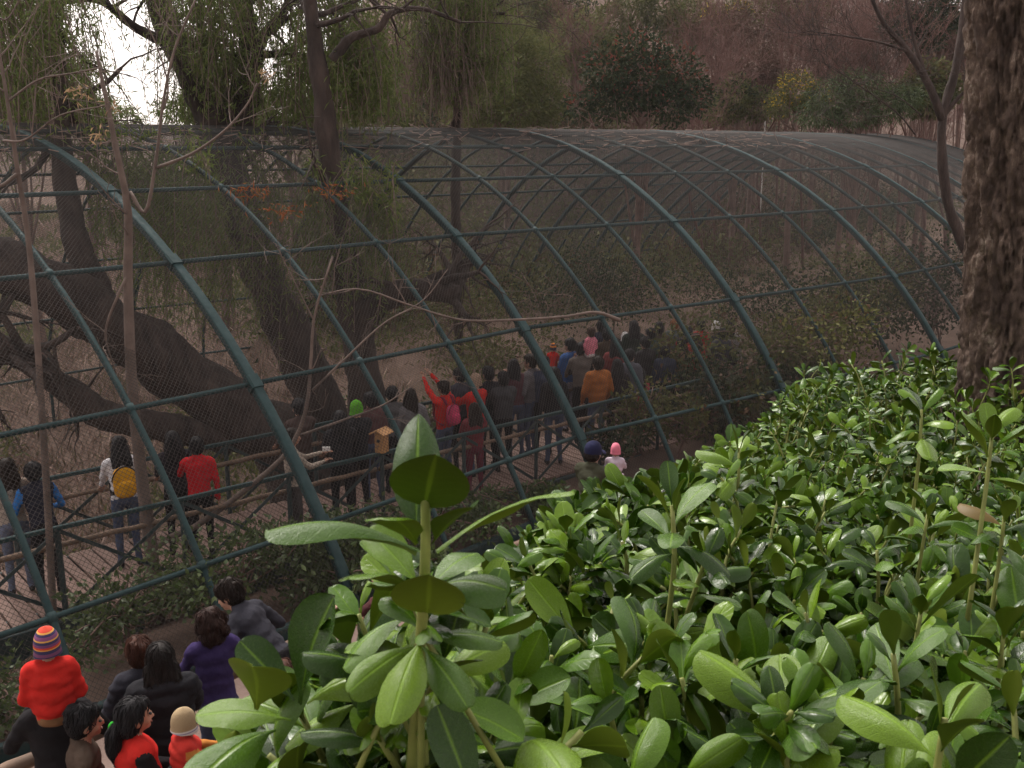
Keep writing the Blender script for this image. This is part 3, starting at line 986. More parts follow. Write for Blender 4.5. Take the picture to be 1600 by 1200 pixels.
for k, (u, v, r_, dp, mt, lab) in enumerate([(1120, 50, 48, 50, 'russet', 'russet treetop right of the hazy olive tree'), (1195, 30, 55, 54, 'russet', 'russet treetop above the yellow mimosa'), (1285, 45, 55, 50, 'russet', 'russet treetop above the conifer'), (1385, 40, 55, 48, 'russet', 'russet treetop left of the slender trunk'), (1470, 60, 50, 46, 'russet', 'russet treetop beside the big trunk'),
        (1180, 105, 42, 45, 'russet', 'low russet crown between dark bush and mimosa'), (1330, 95, 42, 44, 'russet', 'low russet crown over the conifer'), (1450, 130, 40, 40, 'olive', 'olive crown behind the slender trunk'), (900, 60, 46, 56, 'feather', 'soft green crown between the feathery tree and the dark bush'), (700, 70, 48, 52, 'feather', 'soft pale green crown behind the weeping tree'),
        (600, 70, 48, 58, 'russet', 'hazy russet crown right of the slender dark trunk'), (1440, 15, 50, 44, 'dkgreen', 'dark green crown at the top edge, left of the big trunk'), (1240, 5, 46, 56, 'olive', 'olive crown at the top edge above the russet trees'), (1510, 60, 50, 50, 'olive', 'olive crown just left of the big trunk, near the top'), (770, 45, 46, 48, 'feather', 'pale green crown just right of the weeping tree'), (1080, 30, 40, 60, 'olive', 'olive crown at the top edge above the dark bush'), (830, 20, 44, 60, 'olive', 'olive crown at the top edge above the feathery tree')]):
    hill_plant('far_tree', lab, dp, [(u, v, r_, 0, .9), (u - r_ * .7, v + 14, r_ * .7, 0, .8), (u + r_ * .7, v + 10, r_ * .7, 0, .85), (u, v + r_ * .8, r_ * .8, 0, .7)], 4200 if mt != 'russet' else 5200, [M[mt], M['brownleaf']], 0.24, 240 + k, split=(5, 1), width=0.4 if mt != 'russet' else .10)

def bare_tree(label, base, top, r, seed, levels=((7, .55, .55), (6, .55, .55), (6, .6, .6), (4, .6, .7)), mat='bark_red', name='bare_tree', spread=0.7, up=0.35, group=None):
    rng = np.random.default_rng(seed)
    t = thing(name, label, 'tree', base, group)
    mb = MB()
    L = np.linalg.norm(np.asarray(top) - base)
    lv = grow(base - [0, 0, .2], np.asarray(top) - base, L * 0.62, r, list(levels), rng, up, spread)
    for (P, R), s_ in zip(lv, (8, 6, 5, 4, 3, 3)):
        V, Q = batch_tubes(P - base, np.maximum(R, 0.006), s_)
        mb.add(V, Q)
    mb.build('branches', M[mat], t)
    return t
BT = [(1130, 190, -60, 44, 'reddish bare tree behind the yellow mimosa'), (1200, 190, -40, 47, 'reddish bare tree rising over the white pole'), (1270, 190, -80, 44, 'reddish bare tree above the drooping conifer'),
      (1340, 195, -60, 41, 'bare tree with purple-brown twigs beside the slender trunk'), (1420, 200, -40, 39, 'bare tree close behind the slender dark tree'), (940, 190, -20, 52, 'pinkish bare tree behind the dark bush'),
      (1080, 190, -70, 54, 'pinkish bare tree high up behind the dark bush'), (650, 190, 30, 55, 'greyish bare tree far behind the weeping tree'), (590, 190, 50, 58, 'hazy bare tree right of the slender dark trunk'),
      (1170, 120, -90, 62, 'far bare treetop at the upper edge, over the mimosa'), (1310, 120, -90, 60, 'far bare treetop at the upper edge, over the conifer'), (870, 160, 10, 60, 'hazy bare tree above the feathery olive tree'),
      (1110, 185, 20, 40, 'low bare thicket tree just right of the dark bush'), (1165, 190, 40, 43, 'bare thicket tree left of the white pole'), (1225, 150, -90, 52, 'tall bare tree high behind the mimosa blossom'), (1360, 150, -90, 54, 'tall bare tree high behind the conifer crown'),
      (1400, 190, -60, 47, 'bare tree between conifer and slender trunk'), (1455, 190, -80, 44, 'bare tree hidden behind the slender trunk fork'), (1500, 190, -60, 46, 'bare tree beside the big trunk at the upper right'), (1540, 190, -60, 50, 'bare tree behind the big trunk'), (1050, 150, -90, 66, 'faint bare treetop at the upper edge, right of the hazy olive tree'), (1250, 60, -110, 68, 'faint bare treetop at the top edge, above the mimosa'), (1420, 60, -110, 66, 'faint bare treetop at the top edge, near the slender trunk'), (610, 120, 0, 64, 'faint bare tree left of the weeping tree'), (690, 120, -20, 66, 'faint bare tree directly behind the weeping tree')]
for k, (u, v0, v1, dp, lab) in enumerate(BT):
    p0 = pix(u, v0, dp); b = gpt(p0[0], p0[1])
    bare_tree(lab, b, np.array([p0[0] + RNG.normal(0, .5), p0[1], pix(u, v1, dp)[2]]), 0.07, 60 + k)

# undergrowth on the slopes
rng = np.random.default_rng(5)
n = 34000
dd_ = 12 + 62 * rng.random(n) ** 1.3
xx = dd_ * rng.uniform(-0.58, 0.6, n)
off, s_ = off_s(xx, dd_)
keep = (off > 4.3) & ~((s_ > 6) & (off < 11) & (rng.random(n) < 0.75))
xx, dd_, off = xx[keep], dd_[keep], off[keep]
n = len(xx)
B = np.stack([xx, dd_, ground_z(xx, dd_) - 0.03], -1)
mb = MB()
cl = vnoise(np.stack([xx * .3, dd_ * .3, 0 * xx], -1), 31) + 0.25 * sstep(-.2, .1, xx / dd_) - 0.12
per = 5
P = np.repeat(B, per, 0) + rng.normal(0, .12, (n * per, 3)) * [1, 1, 0.1]
Y = np.array([0, 0, 1.0]) + rng.normal(0, .6, (n * per, 3))
big = np.repeat((0.6 + dd_ / 40) * (1 - .55 * sstep(-.22, 0, xx / dd_)), per)
mi = np.repeat(cl > 0.15, per)
leaves_mb(mb, P[~mi], Y[~mi], (rng.uniform(.08, .42, n * per) * big)[~mi], (0.016 * big)[~mi], 0, None, rng)
Pg = P[mi] + rng.normal(0, .2, (mi.sum(), 3)) * [1, 1, 0] + np.array([0, 0, 1]) * rng.uniform(0, .5, (mi.sum(), 1))
leaves_mb(mb, Pg, Y[mi] + rng.normal(0, .6, (mi.sum(), 3)), (rng.uniform(.10, .24, n * per) * big)[mi], (0.06 * big)[mi], 1, None, rng)
mb.build('undergrowth', [M['grassdry'], M['olive']], None, kind='stuff', label='dry stalks and low scrub covering the slopes', cat='scrub')

# leafy scrub on the hillside, too dense to count
rng = np.random.default_rng(8)
n = 12000
dd_ = 22 + 63 * rng.random(n); xx = dd_ * rng.uniform(-.2, .58, n)
off, s_ = off_s(xx, dd_)
keep = off > 13.5
xx, dd_ = xx[keep], dd_[keep]
n = len(xx)
B = np.stack([xx, dd_, ground_z(xx, dd_)], -1)
hb = rng.uniform(.6, 2.2, n)
mb = MB()
per = 16
P = np.repeat(B, per, 0) + rng.normal(0, 1, (n * per, 3)) * np.repeat(hb, per)[:, None] * [.45, .45, .3] + np.array([0, 0, 1]) * np.repeat(hb, per)[:, None] * .5
kind_ = np.repeat((vnoise(np.stack([xx * .12, dd_ * .12, 0 * xx], -1), 71) * 1.3 + rng.normal(0, .4, n)), per)
lz = rng.uniform(.12, .34, n * per)
for k_, (lo, hi, wd_) in enumerate([(-9, -.25, .4), (-.25, .35, .12), (.35, 9, .4)]):
    q_ = (kind_ > lo) & (kind_ <= hi)
    leaves_mb(mb, P[q_], rng.normal(0, 1, (q_.sum(), 3)) + [0, 0, .6 if k_ == 1 else 0], lz[q_] * (2.0 if k_ == 1 else 1), lz[q_] * wd_, k_, None, rng)
mb.build('hillside_scrub', [M['olive'], M['brownleaf'], M['dkgreen']], None, kind='stuff', label='russet and green scrub massed over the hillside', cat='scrub')

# ------------------------------------------------------------------ plants inside the aviary
def shrub(label, base, h, w, n, mats, size, seed, split=(1,), width=0.5, nb=6, **kw):
    rng = np.random.default_rng(seed)
    bl = [(np.asarray(base) + np.array([rng.normal(0, w * .35), rng.normal(0, w * .3), h * rng.uniform(.35, .8)]), np.array([w * .4, w * .4, h * .3]) * rng.uniform(.7, 1.2)) for _ in range(nb)]
    return leafy('shrub', label, 'shrub', np.asarray(base), bl, n, mats, size, seed, trunk_r=0.03, split=split, width=width, shell=0.3, **kw)

for k, (u, o, h, w, n, lab) in enumerate([(-2.1, 0.75, 0.7, 1.3, 1500, 'leafy creeper bush against the netting behind the red-hooded child'), (-0.7, 0.75, 1.0, 1.3, 1900, 'leafy creeper bush against the netting below the pale sapling'), (0.6, 0.65, 0.8, 1.1, 1600, 'low creeper bush beside the first thick arch'), (1.25, 0.42, 0.5, 0.9, 1200, 'low creepers at the very foot of the first thick arch'), (-0.15, 0.42, 0.5, 0.9, 1100, 'low creepers along the sill left of the first thick arch'), (2.0, 0.55, 0.6, 1.1, 1400, 'low creepers in the strip right of the first thick arch'), (3.5, 0.5, 0.6, 1.0, 1200, 'low creepers in the strip left of the second thick arch'), (-3.3, 1.0, 0.5, 1.2, 900, 'creeper bush in the lower left behind the netting')]):
    q = sill_xy(u, o)[0]
    shrub(lab, gpt(*q), h, w, n, [M['ivy'], M['green']], 0.085, 100 + k, (3, 1), 0.6)
for k, (u, o, h, w, n, mt, lab) in enumerate([(6.1, .9, 1.0, .7, 700, 'dkgreen', 'potted-looking dark shrub just inside the netting, right of the navy cap'), (7.2, .8, 1.1, .75, 800, 'olive', 'low olive shrub just inside the netting at the railing end'), (8.2, .8, 1.3, .8, 900, 'dkgreen', 'dark low shrub just inside the netting before the third thick arch'), (9.2, .8, 1.2, .8, 900, 'olive', 'leafy shrub hugging the foot of the third thick arch'), (10.3, .9, 1.4, .9, 900, 'dkgreen', 'dark shrub just inside the netting right of the third thick arch'), (11.6, .9, 1.4, 1.0, 900, 'olive', 'olive shrub just inside the netting where the hedge begins to rise')]):
    q = sill_xy(u, o)[0]
    shrub(lab, gpt(*q), h, w, n, [M[mt], M['brownleaf']], 0.10, 160 + k, (6, 1), 0.5)
INS = [(1090, 640, 16.6, 1.9, 1.5, 1500, 'dkgreen', 'dark leafy shrub behind the netting right of the child in pinkish red'), (1150, 600, 18.6, 2.2, 1.8, 1700, 'olive', 'tall dull green shrub behind the third thick arch'), (1020, 640, 16.0, 1.5, 0.9, 700, 'olive', 'thin young shrub growing at the railing end'),
       (1230, 560, 20, 2.4, 2.0, 1800, 'olive', 'olive shrub behind the pale palm fronds'), (1320, 520, 22, 2.8, 2.2, 2000, 'dkgreen', 'dark shrub behind the netting above the hedge'), (1400, 500, 24, 3.0, 2.4, 2000, 'olive', 'broad olive shrub behind the netting near the big trunk'), (1460, 520, 24, 2.6, 2.0, 1500, 'dkgreen', 'dark shrub next to the big trunk, behind the netting'),
       (1485, 470, 21.5, 3.4, 2.0, 2200, 'dkgreen', 'tall dark shrub wrapped round the foot of the slender bare tree'), (1200, 480, 24, 2.2, 2.2, 1500, 'dkgreen', 'dark green shrub beyond the far crowd'), (1300, 440, 27, 2.6, 2.6, 1600, 'olive', 'scrubby olive bush at the foot of the hillside'), (640, 600, 20, 1.3, 1.8, 1500, 'green', 'fresh green bush behind the red-clad photographers'), (760, 570, 21, 1.6, 1.8, 1500, 'olive', 'green bush behind the crowd, left of the grey jacket'), (690, 500, 25, 2.2, 2.4, 1700, 'olive', 'scrub bush on the slope under the broken limb'),
       (850, 470, 27, 2.6, 2.6, 1900, 'dkgreen', 'dark bush behind the crowd under the long dead branch'), (960, 440, 28, 2.8, 2.6, 1900, 'dkgreen', 'dark bush beyond the crowd at the end of the bridge'), (1080, 450, 27, 2.2, 2.2, 1500, 'dkgreen', 'dark bush behind the red-clad visitors'), (560, 560, 21, 1.2, 1.6, 1200, 'olive', 'bush behind the slender dark trunk'), (350, 520, 22, 1.1, 1.6, 1200, 'olive', 'low yellowish bush behind the leaning trunk'), (130, 720, 15.2, 1.2, 1.3, 1100, 'olive', 'yellow-green bush between the blue jacket and the yellow backpack'), (230, 690, 16, 1.1, 1.2, 900, 'olive', 'scrubby bush behind the yellow backpack')]
for k, (u, v, dp, h, w, n, mt, lab) in enumerate(INS):
    p0 = pix(u, v, dp)
    while float(off_s(p0[0], p0[1])[0]) < w * 0.75 + 0.5:
        dp += 0.2
        p0 = pix(u, v, dp)
    shrub(lab, gpt(p0[0], p0[1]), h, w, n, [M[mt], M['brownleaf']], 0.11, 120 + k, (6, 1), 0.5)

def palm(label, base, nfr, L, seed, h=0.3):
    rng = np.random.default_rng(seed)
    t = thing('palm', label, 'palm', base)
    mb = MB()
    mb.tube([[0, 0, -.1], [0, 0, h * .6], [0, 0, h]], [0.10, 0.11, 0.08], 9)
    mb.build('trunk', M['bark_dark'], t)
    for i in range(nfr):
        a = i * 2.4 + rng.normal(0, .2); el = rng.uniform(.4, 1.25)
        d = np.array([math.cos(a) * math.cos(el), math.sin(a) * math.cos(el), math.sin(el)])
        tt = np.linspace(0, 1, 26)
        P = np.array([0, 0, h]) + d * (L * tt)[:, None] + np.array([0, 0, -1]) * (0.45 * L * tt ** 2.2)[:, None]
        fm = MB().tube(P[::3], np.linspace(0.014, 0.003, len(P[::3])), 4)
        T = nrm(np.gradient(P, axis=0)); S = nrm(np.cross(T, [0, 0, 1.0]))
        for sg in (1, -1):
            Y = S * sg + T * 0.75 + np.array([0, 0, -.15])
            leaves_mb(fm, P[3:], Y[3:], 0.38 * L * np.sin(np.pi * (0.12 + 0.86 * tt[3:])) * .8, 0.028, 0, np.array([0, 0, 1.0]), rng)
        fm.build('frond', M['palm'], t)
for k, (u, v, dp, L, lab) in enumerate([(1225, 600, 17.8, 1.5, 'grey-green palm with drooping fronds behind the last clear arch'), (1130, 640, 17.2, 1.3, 'dark feather palm behind the netting by the railing end'), (1195, 690, 16.2, 1.0, 'small palm close behind the netting at the hedge edge')]):
    p0 = pix(u, v, dp)
    while float(off_s(p0[0], p0[1])[0]) < L * 0.8 + 0.3:
        dp += 0.2
        p0 = pix(u, v, dp)
    palm(lab, gpt(p0[0], p0[1]), 13, L, 200 + k, 0.5)

# slim bare saplings rising through the netting on the left
def sapling(label, base, stems, seed, mat='bark_pale', clusters=()):
    rng = np.random.default_rng(seed)
    t = thing('sapling', label, 'sapling', base)
    mb = MB()
    for pts, r0, r1 in stems:
        P = bez(pts, 22)
        mb.tube(P, np.linspace(r0, r1, 22), 8)
        k = rng.integers(11, 22, 4)
        lv = grow(P[k], nrm(np.gradient(P, axis=0))[k] + rng.normal(0, .8, (4, 3)), 0.45, np.full(4, r1 * .7), [(3, .6, .6)], rng, 0.2, .7)
        for (Pb, R), s_ in zip(lv, (5, 4)):
            V, Q = batch_tubes(Pb, np.maximum(R, 0.003), s_); mb.add(V, Q)
    rel(mb, base).build('stem', M[mat], t)
    for c, mt, n_, r in clusters:
        cm = MB()
        q = c + rng.normal(0, r, (n_, 3))
        leaves_mb(cm, q, rand_dirs(n_, rng) - [0, 0, .6], rng.uniform(.05, .12, n_), .02, 0, None, rng)
        rel(cm, base).build('seed_cluster', M[mt], t)
b0 = np.array([*pix(238, 870, 11.3)[:2], 0]); b0[2] = ground_z(b0[0], b0[1])
sapling('tall pale sapling stem rising through the netting above the yellow backpack', b0,
    [([b0 - [0, 0, .1], *px3([(236, 860, 11.3), (222, 750, 11.3), (206, 600, 11.2), (200, 440, 11.2), (200, 330, 11.1), (185, 250, 11), (165, 150, 11), (150, 80, 11)])], 0.095, 0.014),
     (px3([(203, 300, 11.1), (228, 330, 11), (245, 240, 11), (255, 160, 11), (272, 80, 11), (305, 0, 11)]), 0.022, 0.010),
     (px3([(245, 262, 11), (300, 240, 11), (350, 205, 10.9), (385, 165, 10.9), (402, 130, 10.9)]), 0.018, 0.008),
     (px3([(205, 420, 11.2), (185, 460, 11.1), (165, 520, 11.1), (180, 580, 11.1)]), 0.020, 0.008),
     (px3([(256, 170, 11), (262, 130, 11), (240, 60, 11), (215, 20, 11)]), 0.012, 0.005)], 301,
    clusters=[(pix(120, 140, 11), 'tan', 26, .05), (pix(158, 208, 11), 'tan', 22, .045), (pix(178, 165, 11), 'tan', 16, .04), (pix(412, 115, 10.9), 'tan', 16, .04)])
b1 = gpt(*pix(70, 900, 10.4)[:2])
sapling('thin bare sapling at the left edge with upswept forks', b1,
    [([b1 - [0, 0, .1], *px3([(75, 800, 10.4), (60, 560, 10.4), (45, 380, 10.4), (28, 270, 10.3), (12, 160, 10.2), (-5, 60, 10.2)])], 0.045, 0.014),
     (px3([(30, 270, 10.3), (-5, 290, 10.2), (-40, 250, 10.2)]), 0.02, 0.012),
     (px3([(10, 160, 10.2), (60, 125, 10.2), (110, 115, 10.2), (160, 105, 10.2)]), 0.012, 0.006),
     (px3([(5, 220, 10.2), (40, 218, 10.1), (95, 180, 10.1), (165, 165, 10.1)]), 0.012, 0.006),
     (px3([(50, 210, 10.2), (55, 150, 10.2), (60, 100, 10.2)]), 0.009, 0.004),
     (px3([(-20, 10, 9.8), (10, 30, 10), (40, -20, 10)]), 0.010, 0.005)], 302)
b2 = gpt(*pix(230, 890, 11.4)[:2])
sapling('long bare branch curving up from the creepers past the first thick arch', b2,
    [([b2, *px3([(235, 865, 11.6), (310, 820, 11.8), (390, 760, 12), (450, 705, 12.2), (478, 640, 12.3), (486, 560, 12.4), (492, 490, 12.4), (520, 400, 12.4)])], 0.05, 0.012),
     (px3([(470, 680, 12.3), (540, 655, 12.4), (600, 632, 12.5), (660, 592, 12.6)]), 0.020, 0.006),
     (px3([(488, 610, 12.4), (540, 560, 12.5), (600, 505, 12.6), (660, 470, 12.7), (700, 420, 12.8)]), 0.016, 0.005),
     (px3([(490, 500, 12.4), (460, 440, 12.3), (430, 380, 12.2)]), 0.012, 0.004)], 303)
rng = np.random.default_rng(77)
fb = MB()
P = bez(px3([(480, 470, 13.6), (560, 455, 13.8), (640, 480, 14.0), (720, 503, 14.3), (800, 503, 14.7), (880, 498, 15.2), (930, 491, 15.5), (968, 503, 15.7)]), 30) + np.array([0, 0, .03])
fb.tube(P, np.interp(np.linspace(0, 1, 30), [0, .8, 1], [0.010, 0.022, 0.032]), 8)
lv = grow(P[[2, 4, 6, 8, 10, 13]], rng.normal(0, 1, (6, 3)), 0.7, np.full(6, .010), [(4, .6, .7), (3, .6, .7)], rng, 0.0, .8)
for (Pb, R), s_ in zip(lv, (5, 4, 3)):
    V, Q = batch_tubes(Pb, np.maximum(R, 0.003), s_); fb.add(V, Q)
fbb = P[15]
rel(fb, fbb).build('fallen_branch', M['bark_pale'], None, label='long bare dead branch lying on the netting over the crowd', cat='branch', loc=fbb)
for k, (u, v, dp, lab) in enumerate([(390, 300, 13.6, 'orange dried leaf spray hanging on the roof netting, leftmost of three'), (515, 300, 14.4, 'orange dried leaf spray on the netting beside the slender trunk'), (448, 330, 13.6, 'orange dried leaf spray hanging lowest on the roof netting')]):
    c = pix(u, v, dp)
    cm = MB()
    q = c + rng.normal(0, .12, (48, 3)) * [1.5, .5, .45]
    leaves_mb(cm, q, rng.normal(0, 1, (48, 3)) - [0, 0, .5], rng.uniform(.06, .15, 48), .018, 0, None, rng)
    rel(cm, c).build('leaf_spray', M['orange'], None, kind='stuff', label=lab, cat='dry leaves', loc=c)

# the slender bare tree on the right, coming out of the netting
bR = gpt(*pix(1560, 560, 23.1)[:2])
tR = thing('bare_tree', 'slender dark bare tree emerging from the netting beside the big trunk', 'tree', bR)
mb = MB()
rng = np.random.default_rng(91)
limb(mb, [bR, *px3([(1545, 480, 23.2), (1496, 360, 23.1), (1482, 320, 23.0), (1472, 250, 22.9), (1474, 180, 22.8), (1490, 120, 22.8), (1505, 40, 22.8), (1512, -60, 22.8)])], 0.135, 0.085, seed=5)
ends = []
for pts, r0, r1 in [([(1472, 185, 22.8), (1450, 130, 22.6), (1415, 75, 22.4), (1380, 35, 22.2), (1350, -30, 22.0)], 0.10, 0.03), ([(1462, 160, 22.7), (1440, 100, 22.6), (1425, 50, 22.6), (1412, -20, 22.6)], 0.06, 0.025), ([(1475, 180, 22.8), (1500, 150, 22.6), (1520, 135, 22.5)], 0.06, 0.02), ([(1420, 80, 22.4), (1370, 65, 22.1), (1310, 55, 21.8), (1260, 48, 21.6)], 0.03, 0.010), ([(1430, 210, 22.4), (1400, 175, 22.0), (1330, 125, 21.6), (1290, 100, 21.4)], 0.02, 0.008), ([(1440, 180, 22.4), (1400, 150, 22.2), (1335, 128, 21.9)], 0.015, 0.006)]:
    P = bez(px3(pts), 16)
    mb.tube(P, np.linspace(r0, r1, 16), 7)
    k = rng.integers(5, 16, 8)
    lv = grow(P[k], nrm(np.gradient(P, axis=0))[k] + rng.normal(0, .7, (8, 3)), 0.8, np.full(8, max(r1 * .6, .008)), [(5, .65, .6), (4, .6, .7)], rng, 0.2, .7)
    for (Pb, R), s_ in zip(lv, (5, 4, 3)):
        V, Q = batch_tubes(Pb, np.maximum(R, 0.004), s_); mb.add(V, Q)
rel(mb, bR).build('trunk', M['bark_dark'], tR)

# two white marker poles inside
for u, v0, v1, dp, lab in [(1184, 172, 400, 20, 'thin white pole standing up through the roof netting'), (1086, 318, 335, 24, 'short white post below the ridge on the slope')]:
    while pix(u, v1, dp)[2] > float(ground_z(*pix(u, v1, dp)[:2])) and dp < 60:
        dp += 0.2
    a, b = pix(u, v1, dp), pix(u, v0, dp)
    g = gpt(a[0], a[1])
    top = np.array([g[0], g[1], b[2]])
    mb = MB().tube([[0, 0, -.1], [0, 0, (top - g)[2] * .5], [0, 0, (top - g)[2] - .02], [0, 0, (top - g)[2]]], [0.03, 0.03, 0.03, 0.02], 10)
    mb.build('white_pole', M['white'], None, label=lab, cat='pole', loc=g)
# ------------------------------------------------------------------ the big furrowed trunk on the right
bT = np.array([2.37, 4.7, 0.0]); bT[2] = float(ground_z(bT[0], bT[1]))
nz_, na_ = 420, 150
zz = np.linspace(bT[2] - 0.3, 7.9, nz_)
aa = np.arange(na_) / na_ * 2 * math.pi
ZZ, AA = np.meshgrid(zz, aa, indexing='ij')
cxx = np.interp(zz, [2, 3.6, 4.1, 5.0, 5.8, 8], [0.08, 0.03, 0.0, -0.085, -0.155, -0.30])
rr0 = np.interp(zz, [1.5, 3.0, 3.8, 4.5, 5.5, 8], [0.34, 0.27, 0.235, 0.215, 0.205, 0.19])
q = np.stack([np.cos(AA) * 1.0, np.sin(AA) * 1.0, ZZ], -1)
wv = q + 0.16 * np.stack([fbm(q * [2.5, 2.5, 2.2], 2, 81), fbm(q * [2.5, 2.5, 2.2], 2, 82), 0 * AA], -1)
rid = 1 - np.abs(fbm(wv * [10, 10, 2.6], 3, 83))
fur = np.clip(rid, 0, 1) ** 3
rid2 = np.clip(1 - np.abs(fbm(wv * [15, 15, 9.0], 3, 88)), 0, 1) ** 4
D_ = 0.014 + 0.012 * fbm(q * [9, 9, 7], 4, 84) + 0.022 * vnoise(q * [1.3, 1.3, .8], 85) - 0.040 * fur - 0.016 * rid2
RR_ = rr0[:, None] + D_
TV = np.stack([np.cos(AA) * RR_ + cxx[:, None], np.sin(AA) * RR_, ZZ - bT[2]], -1).reshape(-1, 3)
i_, j_ = np.meshgrid(np.arange(nz_ - 1), np.arange(na_), indexing='ij')
TQ = np.stack([i_ * na_ + j_, i_ * na_ + (j_ + 1) % na_, (i_ + 1) * na_ + (j_ + 1) % na_, (i_ + 1) * na_ + j_], -1).reshape(-1, 4)
m, nt, p, _ = new_mat('furrowed_bark')
v_ = coords(nt, (1, 1, 0.45))
c_ = ramp(nt, noise(nt, v_, 9, 10, 0.78), [(0.36, (0.042, 0.030, 0.025)), (0.49, (0.095, 0.067, 0.054)), (0.57, (0.165, 0.118, 0.092)), (0.64, (0.34, 0.275, 0.225))])
nt.links.new(c_, p.inputs['Base Color'])
p.inputs['Roughness'].default_value = 0.9
p.inputs['Specular IOR Level'].default_value = 0.2
bump(nt, p, noise(nt, coords(nt, (1, 1, .4)), 45, 8, 0.75), 0.9, 0.02)
M['big_bark'] = m
big = thing('tree', 'thick furrowed brown tree trunk at the right edge, nearest the hedge', 'tree', bT)
link('trunk', make_mesh('trunk', TV, [TQ], [m]), big)
# knot and the limb stub high up
for e_, sd in (((-.6, .2), 8), ((.9, .3), 9)):
    mbk = MB()
    limb(mbk, [np.array([-.26, 0.0, 7.6 - bT[2]]), np.array([e_[0] * .5 - .2, .1, 8.6 - bT[2]]), np.array([*e_, 10.2 - bT[2]])], 0.15, 0.06, 12, 12, sd)
    mbk.build('limb', M['big_bark'], big)

# ------------------------------------------------------------------ the hedge of glossy whorled leaves in front
def hedge_leaf(nl, nw, curl, cup, twist, seed, oval=False):
    """One thick oval leaf: upper skin (material 0), paler under skin (material 1). Length 1 along Y."""
    v = np.sin(np.linspace(0, 1, nl + 1) * math.pi / 2) ** 1.15
    w = np.where(v > 0.6, np.clip(1 - ((np.maximum(v, .6) - 0.6) / 0.4) ** 2.5, 0, 1) ** .48, 0.06 + 0.94 * np.sin(np.clip((v - 0.05) / 0.55, 0, 1) * math.pi / 2) ** 1.5) * 0.205
    if oval:
        w = 0.205 * np.clip(np.sin(math.pi * np.clip(v, 0.01, 1) ** .85), 0, 1) ** .62
    x = np.linspace(-1, 1, nw + 1)
    Vv, Xx = np.meshgrid(v, x, indexing='ij')
    W = np.repeat(w[:, None], nw + 1, 1) * Xx
    zc = 0.055 * np.sin(Vv * math.pi) - curl * Vv ** 2.2
    edge = -cup * (np.abs(Xx) ** 2) * w[:, None] * 1.6 + 0.03 * np.abs(Xx) * (1 - np.abs(Xx)) - twist * Xx * Vv * w[:, None]
    wav = 0.030 * vnoise(np.stack([Vv * 4, Xx * 1.5, 0 * Vv + seed], -1), seed) * np.abs(Xx)
    Y = Vv * (1 - 0.12 * curl * Vv)
    top = np.stack([W, Y, zc + edge + wav], -1).reshape(-1, 3)
    th = 0.005 * (1 - np.abs(Xx) ** 4) * np.sin(np.clip(Vv, 0.02, .98) * math.pi) ** .3
    bot = top - np.stack([0 * W, 0 * W, th + 0.0005], -1).reshape(-1, 3)
    n = (nl + 1) * (nw + 1)
    i, j = np.meshgrid(np.arange(nl), np.arange(nw), indexing='ij')
    a = i * (nw + 1) + j
    f = np.concatenate([np.stack([a, a + 1, a + nw + 2], -1).reshape(-1, 3), np.stack([a, a + nw + 2, a + nw + 1], -1).reshape(-1, 3)])
    uv = np.stack([Xx, Vv], -1).reshape(-1, 2)
    return np.concatenate([top, bot]), f, f[:, ::-1] + n, np.concatenate([uv, uv])

GT = [(0.024, 0.066, 0.004), (0.044, 0.108, 0.007), (0.074, 0.165, 0.009), (0.145, 0.255, 0.015)]
GB = [(0.085, 0.135, 0.012), (0.115, 0.175, 0.015), (0.160, 0.225, 0.020)]
M['hl_top'] = leaf_mat('hedge_leaf_top', GT, 0.23, 0.14, 'object', 0.40, 0.28, veins=0.30)
M['hl_bot'] = leaf_mat('hedge_leaf_under', GB, 0.55, 0.30, 'object', 0.25, 0.0, veins=0.35)
M['hl_top_i'] = leaf_mat('hedge_leaf_top_small', GT, 0.23, 0.14, 'island', 0.40, 0.28, veins=0.2)
M['hl_bot_i'] = leaf_mat('hedge_leaf_under_small', GB, 0.55, 0.30, 'island', 0.25)
M['hl_old'] = leaf_mat('hedge_leaf_yellowing', [(0.30, 0.24, 0.05), (0.17, 0.12, 0.04)], 0.5, 0.2, 'object', 0.3)
M['gstem'] = surf('green_stem', (0.20, 0.22, 0.055), 0.6, 30, 0.25, 0.2)
M['wstem'] = surf('woody_stem', (0.085, 0.058, 0.042), 0.9, 12, 0.3, 0.5)

LEAFV = [(0.12, 0.10, 0.2, 1), (0.26, 0.35, -0.4, 2), (0.02, -0.30, 0.35, 3), (0.42, 0.45, 0.5, 4), (-0.12, -0.15, -0.5, 5), (0.18, 0.60, 0.1, 6), (0.06, 0.25, 0.0, 7, True)]
LEAF_HI = [hedge_leaf(12, 6, *a) for a in LEAFV]
LEAF_MD = [hedge_leaf(6, 4, *a) for a in LEAFV]
LEAF_LO = [hedge_leaf(4, 2, *a) for a in LEAFV]
LEAF_MESH = [make_mesh('leaf', L[0], [L[1], L[2]], [M['hl_top'], M['hl_bot']], [0, 1], True, L[3]) for L in LEAF_HI]
LEAF_MESH_MD = [make_mesh('leaf', L[0], [L[1], L[2]], [M['hl_top'], M['hl_bot']], [0, 1], True, L[3]) for L in LEAF_MD]
LEAF_OLD = make_mesh('leaf', LEAF_MD[5][0], [LEAF_MD[5][1], LEAF_MD[5][2]], [M['hl_old'], M['hl_old']], [0, 1], True, LEAF_MD[5][3])

